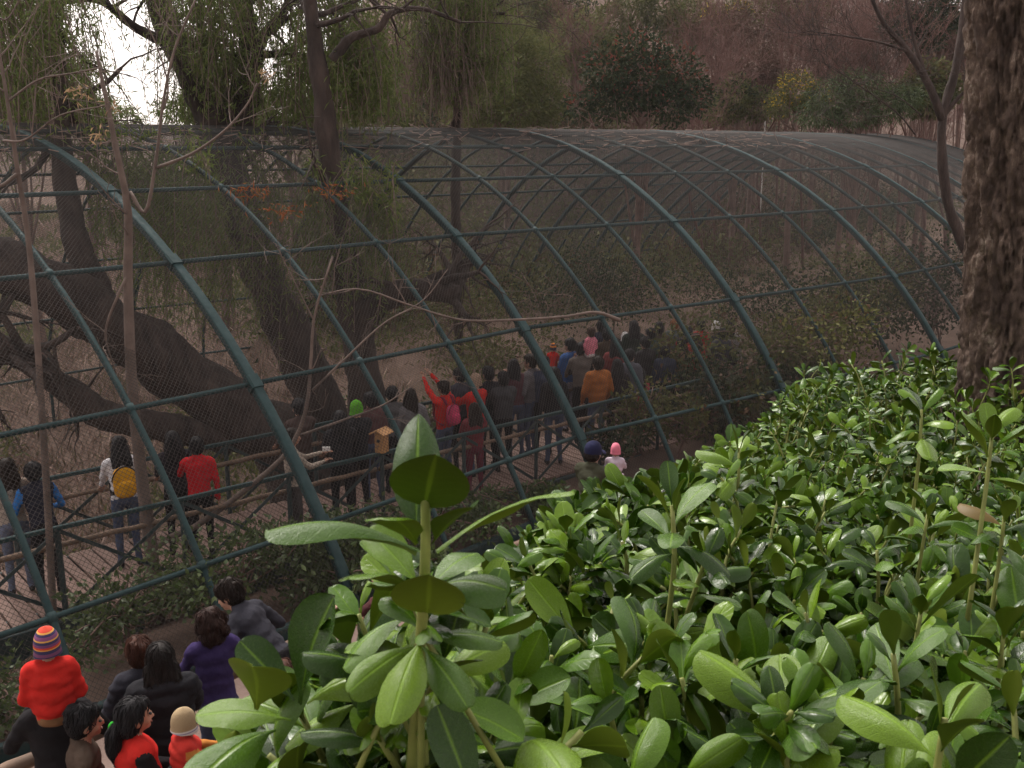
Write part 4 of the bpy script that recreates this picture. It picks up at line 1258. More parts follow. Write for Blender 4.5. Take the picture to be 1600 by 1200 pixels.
class Shrub:
    def __init__(s, label, base, seed):
        s.label, s.base, s.rng = label, np.asarray(base, float), np.random.default_rng(seed)
        s.P, s.X, s.Y, s.Z, s.S, s.K, s.stems = [], [], [], [], [], [], MB()
        s.tips = []
    def leaf(s, pos, Y, Zh, size, k=None, wide=1.0):
        Y = nrm(Y); X = nrm(np.cross(Y, Zh)); Z = np.cross(X, Y)
        s.P.append(pos); s.X.append(X * wide); s.Y.append(Y); s.Z.append(Z); s.S.append(size)
        s.K.append(s.rng.integers(len(LEAFV) - 1) if k is None else k)
    def px_leaf(s, b, t, hint, wide=1.0, k=None):
        b, t = pix(*b), pix(*t)
        s.leaf(b, t - b, np.asarray(hint, float), np.linalg.norm(t - b), k, wide)
    def sprig(s, tip, axis, size=0.085, n=10, young=3, stem=0.16, root=None):
        r = s.rng
        a = nrm(axis)
        e1 = nrm(np.cross(a, [0.3, 0.2, 0.93] if abs(a[2]) < .9 else [1.0, 0, 0])); e2 = np.cross(a, e1)
        ph = r.uniform(0, 6.28)
        for i in range(n):
            f = i / max(n - 1, 1)                 # 0 = lowest, 1 = innermost
            th = ph + i * 2.39996
            el = (1.55 - 1.2 * f) + r.normal(0, .2)
            rad = e1 * math.cos(th) + e2 * math.sin(th)
            Y = a * math.cos(el) + rad * math.sin(el) + np.array([0, 0, -0.10])
            Z = a * math.sin(el) - rad * math.cos(el)
            sz = size * r.choice([.7, .9, 1.0, 1.0, 1.15]) * (1.0 - 0.35 * max(0, f - .6) / .4 - 0.15 * (1 - f)) * r.uniform(.82, 1.15)
            s.leaf(tip - a * (1 - f) * size * 0.75 + rad * size * .03, Y, Z + r.normal(0, .12, 3), sz, None, r.uniform(.9, 1.15))
        if stem:
            b = tip - a * stem + np.array([0, 0, -stem * .4]) + r.normal(0, .015, 3) if root is None else root
            P = bez([tip, tip - a * stem * .45, b], 7)
            s.stems.tube(P, np.linspace(0.0028, 0.0042, 7) * size / .085, 6, 0)
            s.tips.append(b)
    def finish(s, nmax=300):
        t = thing('hedge_shrub', s.label, 'shrub', s.base)
        P, X, Y, Z = (np.array(q) for q in (s.P, s.X, s.Y, s.Z)); S = np.array(s.S); K = np.array(s.K)
        C = P + Y * (S * .5)[:, None]
        u, v, fw = proj(C)
        app = np.where((u > -60) & (u < 1660) & (v > 0) & (v < 1270) & (fw > .05), S / np.maximum(fw, .05), 0)
        o = np.argsort(-app)
        chosen = np.zeros(len(P), bool); chosen[o[:nmax]] = True; chosen &= app > 0
        for i in np.nonzero(chosen)[0]:
            me = LEAF_MESH[K[i]] if app[i] * F_PX > 55 else LEAF_MESH_MD[K[i]]
            if s.rng.random() < 0.02 and app[i] * F_PX < 75:
                me = LEAF_OLD
            ob = link('leaf', me, t)
            Mx = np.eye(4); Mx[:3, 0] = X[i] * S[i]; Mx[:3, 1] = Y[i] * S[i]; Mx[:3, 2] = Z[i] * S[i]; Mx[:3, 3] = P[i] - s.base
            ob.matrix_basis = Matrix(Mx.tolist())
        rest = ~chosen
        if rest.any():
            Vs, Fs, Ms, UV, n0 = [], [], [], [], 0
            for lod, sel in ((LEAF_MD, rest & (fw < 2.2)), (LEAF_LO, rest & (fw >= 2.2))):
                for k in range(len(LEAFV)):
                    q = sel & (K == k)
                    if not q.any(): continue
                    L = lod[k]
                    V, F = batch_inst(L[0], [L[1], L[2]], P[q] - s.base, X[q], Y[q], Z[q], S[q])
                    Vs.append(V); Fs += [F[0] + n0, F[1] + n0]; Ms += [0, 1]; UV.append(np.tile(L[3], (q.sum(), 1))); n0 += len(V)
            link('foliage', make_mesh('foliage', np.concatenate(Vs), Fs, [M['hl_top_i'], M['hl_bot_i']], Ms, True, np.concatenate(UV)), t, kind='stuff')
        if s.stems.n:
            s.stems.V = [q - s.base for q in s.stems.V]
            s.stems.build('stems', [M['gstem'], M['wstem']], t, kind='stuff')
        return t

# heights of the hedge's top, from a handful of spots on it
HC = [(330, 1190, .75), (500, 1150, .78), (660, 1120, .8), (850, 1110, .9), (1050, 1080, 1.05), (1300, 1070, 1.15), (1560, 1060, 1.3), (700, 1030, 1.15), (900, 1020, 1.35), (1100, 960, 1.5), (1300, 920, 1.7), (1500, 900, 1.8), (1650, 900, 1.8),
      (1250, 820, 2.4), (1500, 790, 2.5), (1150, 780, 2.7), (1350, 690, 3.3), (1600, 690, 3.2), (1450, 565, 4.7), (1300, 570, 4.9), (1240, 610, 5.1), (1550, 575, 4.7), (1100, 790, 3.5), (760, 910, 5.6), (880, 790, 6.9), (950, 840, 5.6), (840, 950, 4.6), (1000, 910, 3.7), (1050, 770, 5.0), (1000, 790, 6.0), (1130, 700, 6.0)]
HW = np.array([pix(*h) for h in HC])
def hedge_top(x, y):
    d2 = (HW[:, 0] - x) ** 2 + (HW[:, 1] - y) ** 2 + 0.003
    w = d2 ** -1.6
    b = vnoise(np.array([[x * 2.1, y * 1.7, 0.3]]), 61)[0] + 0.6 * vnoise(np.array([[x * 5, y * 4.2, 0.7]]), 62)[0]
    return float((w * HW[:, 2]).sum() / w.sum()) + b * min(0.03 + 0.05 * y, 0.20)
ENVU = [250, 300, 340, 430, 560, 640, 700, 740, 800, 880, 960, 1060, 1110, 1200, 1240, 1300, 1400, 1500, 1700]
ENVV = [1400, 1330, 1240, 1140, 1050, 1000, 955, 905, 865, 778, 765, 735, 700, 650, 585, 555, 540, 535, 560]
shr = {
 'near': Shrub('nearest hedge shrub with big glossy leaves, its tall sprig in front of the footbridge', gpt(0.0, 0.95), 1),
 'right': Shrub('hedge shrub with large upright leaves in the lower right corner', gpt(0.55, 1.3), 2),
 'mid': Shrub('middle hedge shrub in front of the big furrowed trunk', gpt(1.1, 2.7), 3),
 'top': Shrub('hedge shrub forming the top of the bank left of the big trunk', gpt(1.8, 4.8), 4),
 'low': Shrub('small-leaved hedge shrub beside the path below the footbridge end', gpt(0.5, 5.8), 5)}
def which(x, y):
    if y < 2.0: return 'near' if x < 0.16 + 0.1 * y else 'right'
    if x < 0.19 * y + 0.1 and y > 3.4: return 'low'
    return 'mid' if y < 3.7 else 'top'
rng = np.random.default_rng(17)
cnt = 0
tries = 0
while tries < 16000:
    tries += 1
    y = 0.62 + 6.6 * rng.random() ** 1.25
    x = rng.uniform(-0.36, 0.62) * y
    if rng.random() > (0.13 + 0.72 * y / 7): continue
    zt = hedge_top(x, y)
    dep = rng.random() ** 1.6 * (0.22 + 0.05 * y) - (rng.random() < .12) * rng.uniform(.03, .12)
    pt = np.array([x, y, zt - dep + rng.normal(0, .02)])
    u, v, fw = (float(q) for q in proj(pt))
    if not (-120 < u < 1750 and v < 1330): continue
    if v < np.interp(u, ENVU, ENVV) + 10 / max(fw, .5): continue
    if fw < 0.62: continue
    if 2.0 < y < 3.4 and x < 0.05 * y: continue
    if (x - bT[0]) ** 2 + (y - bT[1]) ** 2 < 0.32 ** 2: continue
    ax = np.array([rng.normal(0, .5), rng.normal(-.1, .5), 1.0 - 0.9 * min(dep / .5, .8)])
    shr[which(x, y)].sprig(pt, ax, rng.uniform(.062, .088) * (1.2 if y < 1.7 else 1.1 if y < 3 else 1.0), int(rng.integers(6, 11)), stem=0.14)
    cnt += 1
print('sprigs', cnt)
# single sprigs that stand out, placed one by one
for key, u, v, d, ax, sz, n in [
    ('near', 470, 1115, .78, (-.35, -.1, 1), .088, 9), ('near', 545, 1020, .80, (-.2, 0, 1), .075, 8), ('near', 720, 965, .92, (.35, .1, 1), .085, 9), ('near', 640, 1070, .74, (0, -.35, 1), .08, 9), ('near', 590, 1150, .7, (-.3, -.4, 1), .08, 9), ('near', 800, 1080, .85, (.3, -.2, 1), .09, 10), ('near', 740, 1160, .75, (.2, -.4, 1), .085, 9), ('near', 420, 1180, .75, (-.6, -.1, .8), .085, 8),
    ('right', 1065, 1060, 1.0, (-.15, .1, 1), .092, 9), ('right', 1150, 1030, 1.05, (.1, .1, 1), .09, 8), ('right', 1300, 1120, .95, (.05, .1, 1), .10, 10), ('right', 1350, 1060, 1.05, (.3, .1, 1), .095, 9), ('right', 1440, 950, 1.25, (.1, .1, 1), .09, 9), ('right', 1570, 980, 1.2, (0, 0, 1), .085, 9), ('right', 950, 1100, .95, (-.2, -.1, 1), .09, 9),
    ('right', 1230, 1180, .85, (-.1, -.3, 1), .09, 9), ('right', 1050, 1170, .9, (0, -.3, 1), .085, 9),
    ('mid', 1050, 790, 1.45, (-.05, .1, 1), .10, 8), ('mid', 1155, 700, 2.1, (0, .1, 1), .085, 7), ('mid', 1440, 640, 1.95, (0, .1, 1), .09, 9), ('mid', 1550, 680, 1.5, (.05, .1, 1), .092, 9), ('mid', 1450, 800, 1.75, (.1, .1, 1), .085, 9), ('mid', 1130, 850, 1.8, (-.1, .1, 1), .085, 9), ('mid', 1290, 780, 2.1, (.1, 0, 1), .085, 9), ('mid', 1370, 860, 1.7, (-.1, 0, 1), .085, 9), ('mid', 1570, 800, 1.5, (0, 0, 1), .085, 9)]:
    shr[key].sprig(pix(u, v, d), ax, sz, n, stem=0.22)
# the tall sprig in front of the bridge, leaf by leaf
h = shr['near']
up = np.array([0, 0, 1.0]); tow = np.array([0, -1.0, 0])
h.stems.tube(bez([pix(664, 762, .62), pix(665, 850, .62), pix(660, 960, .63), pix(650, 1100, .68), pix(640, 1250, .72)], 16), np.linspace(0.0029, 0.0046, 16), 10, 0)
h.px_leaf((650, 815, .625), (654, 642, .67), (0.1, -.9, .5), 1.05, 6)
h.px_leaf((664, 790, .62), (683, 700, .575), (0, 1, .25), 1.75, 6)
h.px_leaf((652, 862, .62), (430, 768, .60), (.2, .8, .9), 0.52, 1)
h.px_leaf((682, 862, .62), (886, 742, .63), (-.2, .7, .9), 0.55, 0)
h.px_leaf((652, 850, .62), (598, 790, .575), (.2, .5, 1), 1.25, 0)
h.px_leaf((676, 850, .62), (738, 792, .585), (-.2, .5, 1), 1.2, 2)
h.px_leaf((650, 925, .625), (548, 880, .575), (.1, .4, 1), 1.15, 0)
h.px_leaf((655, 915, .63), (572, 838, .66), (.3, -.3, 1), 1.2, 4)
h.px_leaf((668, 958, .62), (672, 888, .575), (0, 1, .25), 1.7, 6)
h.px_leaf((680, 925, .625), (760, 880, .60), (-.2, -.2, 1), 1.2, 3)
h.px_leaf((672, 920, .63), (745, 850, .68), (-.3, -.3, 1), 1.1, 0)
h.px_leaf((660, 1000, .63), (610, 1085, .57), (0, -.6, 1), 1.2, 3)
h.px_leaf((660, 1010, .64), (730, 1090, .60), (0, -.6, 1), 1.2, 1)
# broad leaves at the left of it
h.px_leaf((455, 1125, .72), (308, 1105, .70), (0, -.25, 1), 1.2, 0)
h.px_leaf((400, 1110, .70), (395, 1038, .66), (.4, .8, .6), 1.6, 2)
h.px_leaf((460, 1095, .72), (372, 1010, .74), (.1, -.3, 1), 1.1, 4)
h.px_leaf((480, 1100, .72), (600, 1012, .72), (0, -.3, 1), 1.0, 3)
h.px_leaf((470, 1100, .72), (520, 930, .72), (-.7, -.6, .6), 1.1, 2)
h.px_leaf((430, 1140, .70), (290, 1205, .62), (0, -.4, 1), 1.1, 1)
# half-eaten pale leaf in the bottom right corner
r_ = shr['right']
r_.px_leaf((1490, 1230, .62), (1578, 1150, .60), (-.3, -.8, .5), 1.3, 2)
# a denser ring of small shoots round the tall sprig
for (u, v, d, ax, sz, n) in [(700, 900, .70, (.5, .2, 1), .055, 8), (620, 905, .70, (-.5, .2, 1), .055, 8), (665, 960, .66, (.1, -.3, 1), .06, 9), (560, 960, .76, (-.3, .1, 1), .065, 8), (760, 980, .80, (.4, .1, 1), .07, 9), (690, 1040, .70, (.3, -.3, 1), .07, 9), (590, 1050, .70, (-.4, -.2, 1), .07, 9)]:
    h.sprig(pix(u, v, d), ax, sz, n, stem=.12)
for s_ in shr.values():
    for b in s_.tips[::4]:
        rt = s_.base + (b - s_.base) * [0.55, 0.55, 0.15]
        P = bez([b, (b + rt) / 2 + s_.rng.normal(0, .05, 3), rt], 6)
        s_.stems.tube(P, np.linspace(0.004, 0.011, 6), 5, 1)
    s_.finish()
# ------------------------------------------------------------------ people
SKIN = [(0.40, 0.22, 0.15), (0.46, 0.27, 0.19), (0.34, 0.18, 0.12)]
def skin_mat(i):
    k = ('skin', i)
    if k not in _mc:
        m = surf('skin', SKIN[i], 0.5, 12, 0.10, 0.1, 120, 0.001)
        _mc[k] = m
    return _mc[k]
def hair_mat(col):
    k = ('hair', col)
    if k not in _mc:
        _mc[k] = surf('hair', col, 0.6, 30, 0.45, 0.9, 70, 0.006, (1, 1, 0.18), spec=0.22)
    return _mc[k]
def stripes_mat(name, bands, axis_scale=1.0, rib=0):
    """Knitted bands along local Z (Generated)."""
    m, nt, p, _ = new_mat(name)
    tc = N(nt, 'TexCoord'); sx = N(nt, 'SeparateXYZ')
    nt.links.new(tc.outputs['Generated'], sx.inputs[0])
    r = nt.nodes.new('ShaderNodeValToRGB'); r.color_ramp.interpolation = 'CONSTANT'
    el = r.color_ramp.elements
    while len(el) < len(bands): el.new(0.5)
    for e, (q, c) in zip(el, bands):
        e.position = q; e.color = (*c, 1)
    nt.links.new(sx.outputs[2], r.inputs[0])
    nt.links.new(r.outputs[0], p.inputs['Base Color'])
    p.inputs['Roughness'].default_value = 0.95
    bump(nt, p, noise(nt, coords(nt, (1, 1, .3) if rib else (1, 1, 1)), 140, 2), 0.6, 0.006)
    return m

PENDING = []          # (object, material rule) waiting for their voxel surface
class Prims:
    def __init__(s): s.mb, s.items = MB(), []
    def cap(s, a, b, ra, rb, tag, n=12):
        a, b = np.asarray(a, float), np.asarray(b, float)
        d = nrm(b - a); L = np.linalg.norm(b - a)
        t, R = [], []
        for q in (-1, -.75, -.4, 0): t.append(q * ra); R.append(ra * math.sqrt(max(0.02, 1 - q * q)))
        for q in (0, .4, .75, 1): t.append(L + q * rb); R.append(rb * math.sqrt(max(0.02, 1 - q * q)))
        s.mb.tube(a + np.outer(t, d), R, n)
        s.items.append(('c', a, b, ra, rb, tag))
    def ell(s, c, r, tag, rot=None, nu=16, nv=10):
        rot = np.eye(3) if rot is None else rot
        s.mb.ellipsoid(c, r, nu, nv, 0, rot)
        s.items.append(('e', np.asarray(c, float), np.asarray(r, float), rot, 0, tag))
    def tags(s, C):
        best = np.full(len(C), 9e9); tg = np.zeros(len(C), np.int32)
        for it in s.items:
            if it[0] == 'c':
                _, a, b, ra, rb, t = it
                d = b - a; L2 = max(d @ d, 1e-9)
                f = np.clip((C - a) @ d / L2, 0, 1)
                dist = np.linalg.norm(C - a - f[:, None] * d, axis=1) - (ra + (rb - ra) * f)
            else:
                _, c, r, rot, _, t = it
                q = (C - c) @ rot
                k = np.linalg.norm(q / r, axis=1)
                dist = (k - 1) * np.linalg.norm(q, axis=1) / np.maximum(k, 1e-6)
            c_ = dist < best
            best = np.where(c_, dist, best); tg = np.where(c_, t, tg)
        return tg

def rotx(a):
    c, s_ = math.cos(a), math.sin(a)
    return np.array([[1, 0, 0], [0, c, -s_], [0, s_, c]])
def rotz(a):
    c, s_ = math.cos(a), math.sin(a)
    return np.array([[c, -s_, 0], [s_, c, 0], [0, 0, 1]])

ARMS = {'down': ((.25, .04, .80), (.25, .04, .80)), 'rail': ((.20, .40, 1.02), (.22, .42, 1.02)), 'raise': ((.07, .40, 1.74), (.09, .38, 1.78)), 'photo': ((.06, .36, 1.42), (.06, .36, 1.42)),
        'hold': ((.02, .30, 1.12), (.06, .28, 1.22)), 'legs': ((.16, .20, 1.36), (.16, .20, 1.36)), 'pocket': ((.22, .14, .92), (.22, .14, .92)), 'point': ((.20, .45, 1.15), (.24, .05, .82)), 'fwd': ((.16, .42, 1.15), (.16, .42, 1.15)), 'knees': ((.14, .20, .98), (.14, .20, .98))}

def ik(sh, tgt, l1, l2, pole):
    d = tgt - sh; L = np.linalg.norm(d)
    Lm = (l1 + l2) * 0.995
    if L > Lm: tgt = sh + d * (Lm / L); d = tgt - sh; L = Lm
    a = (l1 * l1 - l2 * l2 + L * L) / (2 * L)
    h_ = math.sqrt(max(l1 * l1 - a * a, 0))
    u = d / L
    pv = pole - u * (pole @ u)
    return sh + u * a + nrm(pv) * h_, tgt

def person(label, u, v, h, head, top, pants=(0.06, 0.07, 0.10), hair=(0.018, 0.013, 0.011), style='short', arms='down', lean=0, z0=0.0, puff=1.0, legs='stand', skin=0,
           sleeve=None, yaw=0, nod=0, hat=None, hood=None, face=False, vox=0.022, base=None, quilt=False, stripe=None, depth=None, group=None, coat=0, child=False, roll=0, hips=None):
    k = h / 1.70
    hk = k * (1.0 if not child else 1.0)
    hs = 1.10 + (0.26 if h < 1.2 else 0.12 if h < 1.45 else 0.0)          # children have larger heads
    P = Prims()
    LR = rotx(-RAD(lean))
    hip0 = np.array([0, 0, 0.93 * k])
    def U(x, y, z): return hip0 + LR @ (np.array([x, y, z]) * k - hip0)
    w = puff
    # torso
    for (z, rx, ry, yo, rz) in ((0.94, .165, .125, -.01, .12), (1.06, .155 * (1 + .5 * (w - 1)), .118 * w, 0, .14), (1.20, .165 * (1 + .6 * (w - 1)), .125 * w, .005, .15), (1.33, .178 * (1 + .5 * (w - 1)), .122 * w, -.005, .13)):
        P.ell(U(0, yo, z), np.array([rx, ry, rz]) * k, 1, LR)
    P.cap(U(-.145, -.012, 1.405), U(.145, -.012, 1.405), .072 * k * w, .072 * k * w, 1)
    if coat:
        for z in np.arange(0.9, 0.93 - coat, -0.12):
            P.ell(U(0, 0, z), np.array([.185, .145, .14]) * k, 1, LR)
    P.ell(U(0, -.012, .93), np.array([.163, .128, .11]) * k, 2 if not coat else 1, LR)
    # legs
    for sx in (-1, 1):
        H_ = np.array([.088 * sx, 0, .90]) * k
        if legs == 'stand':
            Kn = np.array([.10 * sx, .03, .49]) * k; An = np.array([.11 * sx, -.03, .09]) * k
        elif legs == 'step':
            Kn = np.array([.10 * sx, .10 * sx, .49]) * k; An = np.array([.11 * sx, .16 * sx - .06, .09]) * k
        else:                                        # astride somebody's shoulders, or carried
            Kn = np.array([.15 * sx, .34, .92]) * k; An = np.array([.13 * sx, .36, .56]) * k
        P.cap(H_, Kn, .086 * k, .060 * k, 2); P.cap(Kn, An, .058 * k, .043 * k, 2)
        if legs in ('stand', 'step'):
            P.cap(An + np.array([0, -.03, -.04]) * k, An + np.array([.015 * sx, .14, -.052]) * k, .042 * k, .034 * k, 3)
        else:
            P.cap(An + np.array([0, 0, -.03]) * k, An + np.array([0, .11, -.05]) * k, .042 * k, .034 * k, 3)
    # arms
    fingers = MB()
    spec = ARMS[arms] if isinstance(arms, str) else arms
    for sx, tg in zip((-1, 1), spec):
        sh = U(.178 * sx, -.012, 1.40)
        t = np.array([tg[0] * sx, tg[1], tg[2]]) * k
        if lean and isinstance(arms, str) and arms in ('down', 'pocket', 'hold', 'photo'):
            t = hip0 + LR @ (t - hip0)
        el, wr = ik(sh, t, .285 * k, .255 * k, np.array([.55 * sx, -.4, -.8]))
        st = 4 if sleeve is not None else 1
        P.cap(sh, el, .056 * k * (1 + .8 * (w - 1)), .048 * k * (1 + .8 * (w - 1)), st); P.cap(el, wr, .047 * k * (1 + .6 * (w - 1)), .034 * k * (1 + .5 * (w - 1)), st)
        d = nrm(wr - el)
        side = nrm(np.cross(d, [0, 0, 1.0])) if abs(d[2]) < .9 else np.array([0, 1.0, 0])
        nn_ = np.cross(side, d)
        pc = wr + d * .05 * k
        P.cap(wr, pc, .026 * k, .030 * k, 0)
        P.ell(pc + d * .01 * k, np.array([.040, .052, .019]) * k * np.array([1, 1, 1]), 0, np.stack([side, d, nn_], 1))
        for i in range(4):
            f0 = pc + d * .045 * k + side * (i - 1.5) * .019 * k
            cur = -nn_ * .5
            ln = (.062, .074, .070, .055)[i] * k
            fingers.tube([f0, f0 + d * ln * .45 + cur * ln * .08, f0 + d * ln * .78 + cur * ln * .35, f0 + d * ln * .95 + cur * ln * .7], np.array([.0092, .0088, .008, .0055]) * k, 6)
        th0 = pc - side * .030 * k * sx
        fingers.tube([th0, th0 - side * .025 * k * sx + d * .025 * k, th0 - side * .03 * k * sx + d * .055 * k], np.array([.011, .010, .007]) * k, 6)
    # neck and head
    HR = LR @ rotx(-RAD(nod)) @ rotz(-RAD(yaw)) if not roll else LR @ rotx(-RAD(nod)) @ rotz(-RAD(yaw))
    if lean and nod == 0:
        HR = rotx(-RAD(lean * .55)) @ rotz(-RAD(yaw))
    nb = U(0, -.01, 1.43); hc = U(0, .012, 1.50) + HR @ (np.array([0, .005, .098 * hs]) * k)
    P.cap(nb, U(0, .0, 1.52), .056 * k, .052 * k, 0)
    g = hs * k
    def Hd(x, y, z): return hc + HR @ (np.array([x, y, z]) * g)
    P.ell(Hd(0, -.006, .015), np.array([.073, .093, .098]) * g, 0, HR)
    P.ell(Hd(0, .030, -.045), np.array([.056, .058, .062]) * g, 0, HR)                     # face and jaw
    P.cap(Hd(0, .075, -.085), Hd(0, .070, -.088), .020 * g, .020 * g, 0)                   # chin
    P.cap(Hd(0, .086, .010), Hd(0, .104, -.030), .010 * g, .016 * g, 0)                    # nose
    for sx in (-1, 1):
        P.ell(Hd(.074 * sx, -.008, -.018), np.array([.012, .022, .034]) * g, 0, HR)        # ears
        P.cap(Hd(.035 * sx, .062, -.038), Hd(.04 * sx, .055, -.04), .022 * g, .022 * g, 0)  # cheeks
    if hood is not None:
        P.cap(U(-.075, -.085, 1.44), U(.075, -.085, 1.44), .060 * k, .060 * k, 1)
        P.cap(U(-.055, -.115, 1.36), U(.055, -.115, 1.36), .050 * k, .050 * k, 1)
    else:
        P.cap(U(-.04, -.03, 1.455), U(.04, -.03, 1.455), .056 * k, .056 * k, 1)            # collar
    # place it: the crown of the head projects to (u, v)
    topL = Hd(0, 0, .125)
    Rz = rotz(-RAD(head))
    if depth is not None:
        W = pix(u, v, depth)
        base = W - Rz @ topL
    if base is None:
        W = atz(u, v, z0 + topL[2])
        base = np.array([*(W - Rz @ topL)[:2], z0])
    base = np.asarray(base, float)
    t = thing('person', label, 'person', base, group, (0, 0, -RAD(head)))
    mats = [skin_mat(skin), fabric(top), fabric(pants), fabric((0.03, 0.026, 0.024)), fabric(sleeve if sleeve is not None else top)]
    body = P.mb.build('body', mats, t)
    if stripe is not None:
        th = np.linspace(0, 2 * math.pi, 40)
        for zz_, rr_ in ((1.10, .012), (1.06, .006)):
            ring = np.array([U(.172 * math.cos(a), .136 * math.sin(a), zz_ + .10 * math.cos(a)) for a in th])
            MB().tube(ring, rr_ * .6, 5, cap=False).build('stripe', fabric(stripe), t)
    body['quilt'] = 1 if quilt else 0
    PENDING.append((body, P, fingers, vox))
    # hair
    hm = MB(); r = np.random.default_rng(int(u * 7 + v))
    if style == 'nape':
        hm.ellipsoid(Hd(0, -.040, -.012), np.array([.079, .068, .062]) * g, 14, 8, 0, HR)
        PENDING.append((hm.build('hair', hair_mat(hair), t), None, None, 0.012))
    elif style != 'none':
        hm.ellipsoid(Hd(0, -.022, .030), np.array([.083, .092, .098]) * g, 16, 10, 0, HR)
        if style in ('short', 'boy'):
            hm.ellipsoid(Hd(0, -.040, -.005), np.array([.078, .070, .085]) * g, 14, 8, 0, HR)
            hm.ellipsoid(Hd(0, .040, .075), np.array([.058, .045, .034]) * g, 12, 8, 0, HR)
            for _ in range(14):
                q = nrm(r.normal(0, 1, 3) + [0, -.5, .8])
                hm.ellipsoid(Hd(*(np.array([0, -.022, .030]) + q * [.078, .088, .092])), np.array([.024, .024, .02]) * g, 8, 6)
        elif style in ('long', 'pony'):
            hm.ellipsoid(Hd(0, -.045, -.02), np.array([.084, .070, .100]) * g, 14, 8, 0, HR)
            hm.ellipsoid(Hd(0, .042, .072), np.array([.060, .040, .035]) * g, 12, 8, 0, HR)
            if style == 'long':
                for sx in (-.055, -.02, .02, .055):
                    hm.tube([Hd(sx, -.055, .0), Hd(sx * 1.2, -.085, -.11), Hd(sx * 1.25, -.095, -.22), Hd(sx * 1.1, -.10, -.31 + abs(sx))], np.array([.045, .046, .038, .015]) * g, 8)
            else:
                hm.tube([Hd(0, -.095, -.01), Hd(.0, -.135, -.07), Hd(.0, -.14, -.17), Hd(.0, -.125, -.27)], np.array([.028, .040, .040, .012]) * g, 9)
        elif style == 'curly':
            for _ in range(80):
                q = nrm(r.normal(0, 1, 3) + [0, -.55, -.05])
                hm.ellipsoid(Hd(*(np.array([0, -.035, -.02]) + q * [.100, .100, .135])), np.array([.030, .030, .030]) * g * r.uniform(.7, 1.2), 7, 5)
        ho = hm.build('hair', hair_mat(hair), t)
        PENDING.append((ho, None, None, 0.012 if vox < .02 else .018))
    if hat:
        kind, mt = hat[0], hat[1]
        hb = MB()
        nz, nu = 12, 22
        th = np.arange(nu) / nu * 2 * math.pi
        low = -.055 if kind == 'beanie' else -.005
        ph = np.linspace(0, 1, nz)
        V = []
        for q in ph:
            z = low + (0.128 - low + (.028 if kind == 'beanie' else .012)) * q
            rr = math.sqrt(max(0, 1 - max(0, (q - .25) / .75) ** 2.4))
            rb = 1.0 + (.05 if q < .18 and kind == 'beanie' else 0)
            for a in th:
                V.append(Hd(math.cos(a) * .088 * rr * rb, -.012 + math.sin(a) * .106 * rr * rb, z - .02 * math.sin(a) * (1 - q)))
        i, j = np.meshgrid(np.arange(nz - 1), np.arange(nu), indexing='ij')
        hb.add(np.array(V), np.stack([i * nu + j, i * nu + (j + 1) % nu, (i + 1) * nu + (j + 1) % nu, (i + 1) * nu + j], -1).reshape(-1, 4))
        if kind == 'cap':
            vv_ = []
            for q in np.linspace(0, 1, 5):
                for a in np.linspace(-1.1, 1.1, 11):
                    vv_.append(Hd(math.sin(a) * (.088 + .006 * q), .02 + math.cos(a) * .085 + q * .075 * math.cos(a) ** .5, .010 - .018 * q - .012 * a * a))
            i, j = np.meshgrid(np.arange(4), np.arange(10), indexing='ij')
            f = np.stack([i * 11 + j, i * 11 + j + 1, (i + 1) * 11 + j + 1, (i + 1) * 11 + j], -1).reshape(-1, 4)
            vv_ = np.array(vv_)
            hb.add(vv_, f); hb.add(vv_ - HR @ np.array([0, 0, .006 * g]), f[:, ::-1])
        elif kind == 'pom':
            hb.ellipsoid(Hd(0, -.01, .165), np.array([.03, .03, .03]) * g, 10, 8)
        hb.build('hat', mt, t)
    if face:
        for sx in (-1, 1):
            MB().ellipsoid(Hd(.031 * sx, .083, .004), np.array([.015, .010, .008]) * g, 10, 6, 0, HR).build('eye', M['black'], t)
        MB().ellipsoid(Hd(0, .092, -.062), np.array([.020, .006, .004]) * g, 10, 6, 0, HR).build('mouth', _mc.setdefault('lips', surf('lips', (.26, .11, .09), .5)), t)
    return dict(obj=t, base=base, k=k, Rz=Rz, U=U, Hd=Hd, top=topL)

def sq(V, r):
    q = V / np.array(r)
    return np.sign(q) * np.abs(q) ** 0.62 * np.array(r) * 0.9

def backpack(pr, col, col2, label, s=1.0):
    """A worn daypack: body, front pocket, straps."""
    W = lambda x, y, z: pr['base'] + pr['Rz'] @ pr['U'](x, y, z)
    o = W(0, -.20, 1.18)
    t = thing('backpack', label, 'backpack', o)
    R = pr['Rz']
    b = MB().ellipsoid([0, 0, 0], (.155 * s, .085 * s, .215 * s), 18, 12, 0, R); b.V[0] = sq(b.V[0] @ R, (.155 * s, .085 * s, .215 * s)) @ R.T
    b.build('bag', fabric(col), t)
    fp = MB().ellipsoid([0, 0, 0], (.115 * s, .05 * s, .115 * s), 16, 10, 0, R); fp.V[0] = sq(fp.V[0] @ R, (.115 * s, .05 * s, .115 * s)) @ R.T + R @ np.array([0, -.075 * s, -.06 * s])
    fp.build('front_pocket', fabric(col), t)
    for x in (-.10, .10):
        P = np.array([W(x * s, -.15, 1.36), W(x, -.07, 1.475), W(x, .10, 1.44), W(x, .145, 1.30), W(x * 1.3, .08, 1.10), W(x * 1.5, -.12, 1.02)]) - o
        mb = MB().sweep(bez(P, 16), [(.024, -.006), (.024, .006), (-.024, .006), (-.024, -.006)], R @ np.array([1.0, 0, 0])); mb.build('strap', fabric(col2), t)
    zz = np.linspace(-.75, .75, 12)
    P = np.array([R @ np.array([.158 * s * math.sin(a * 1.9) * .99, -.04 * s, .2 * s * math.cos(a * 1.9) + .012]) for a in zz])
    MB().tube(P, .009, 6).build('zip', fabric(col2), t)

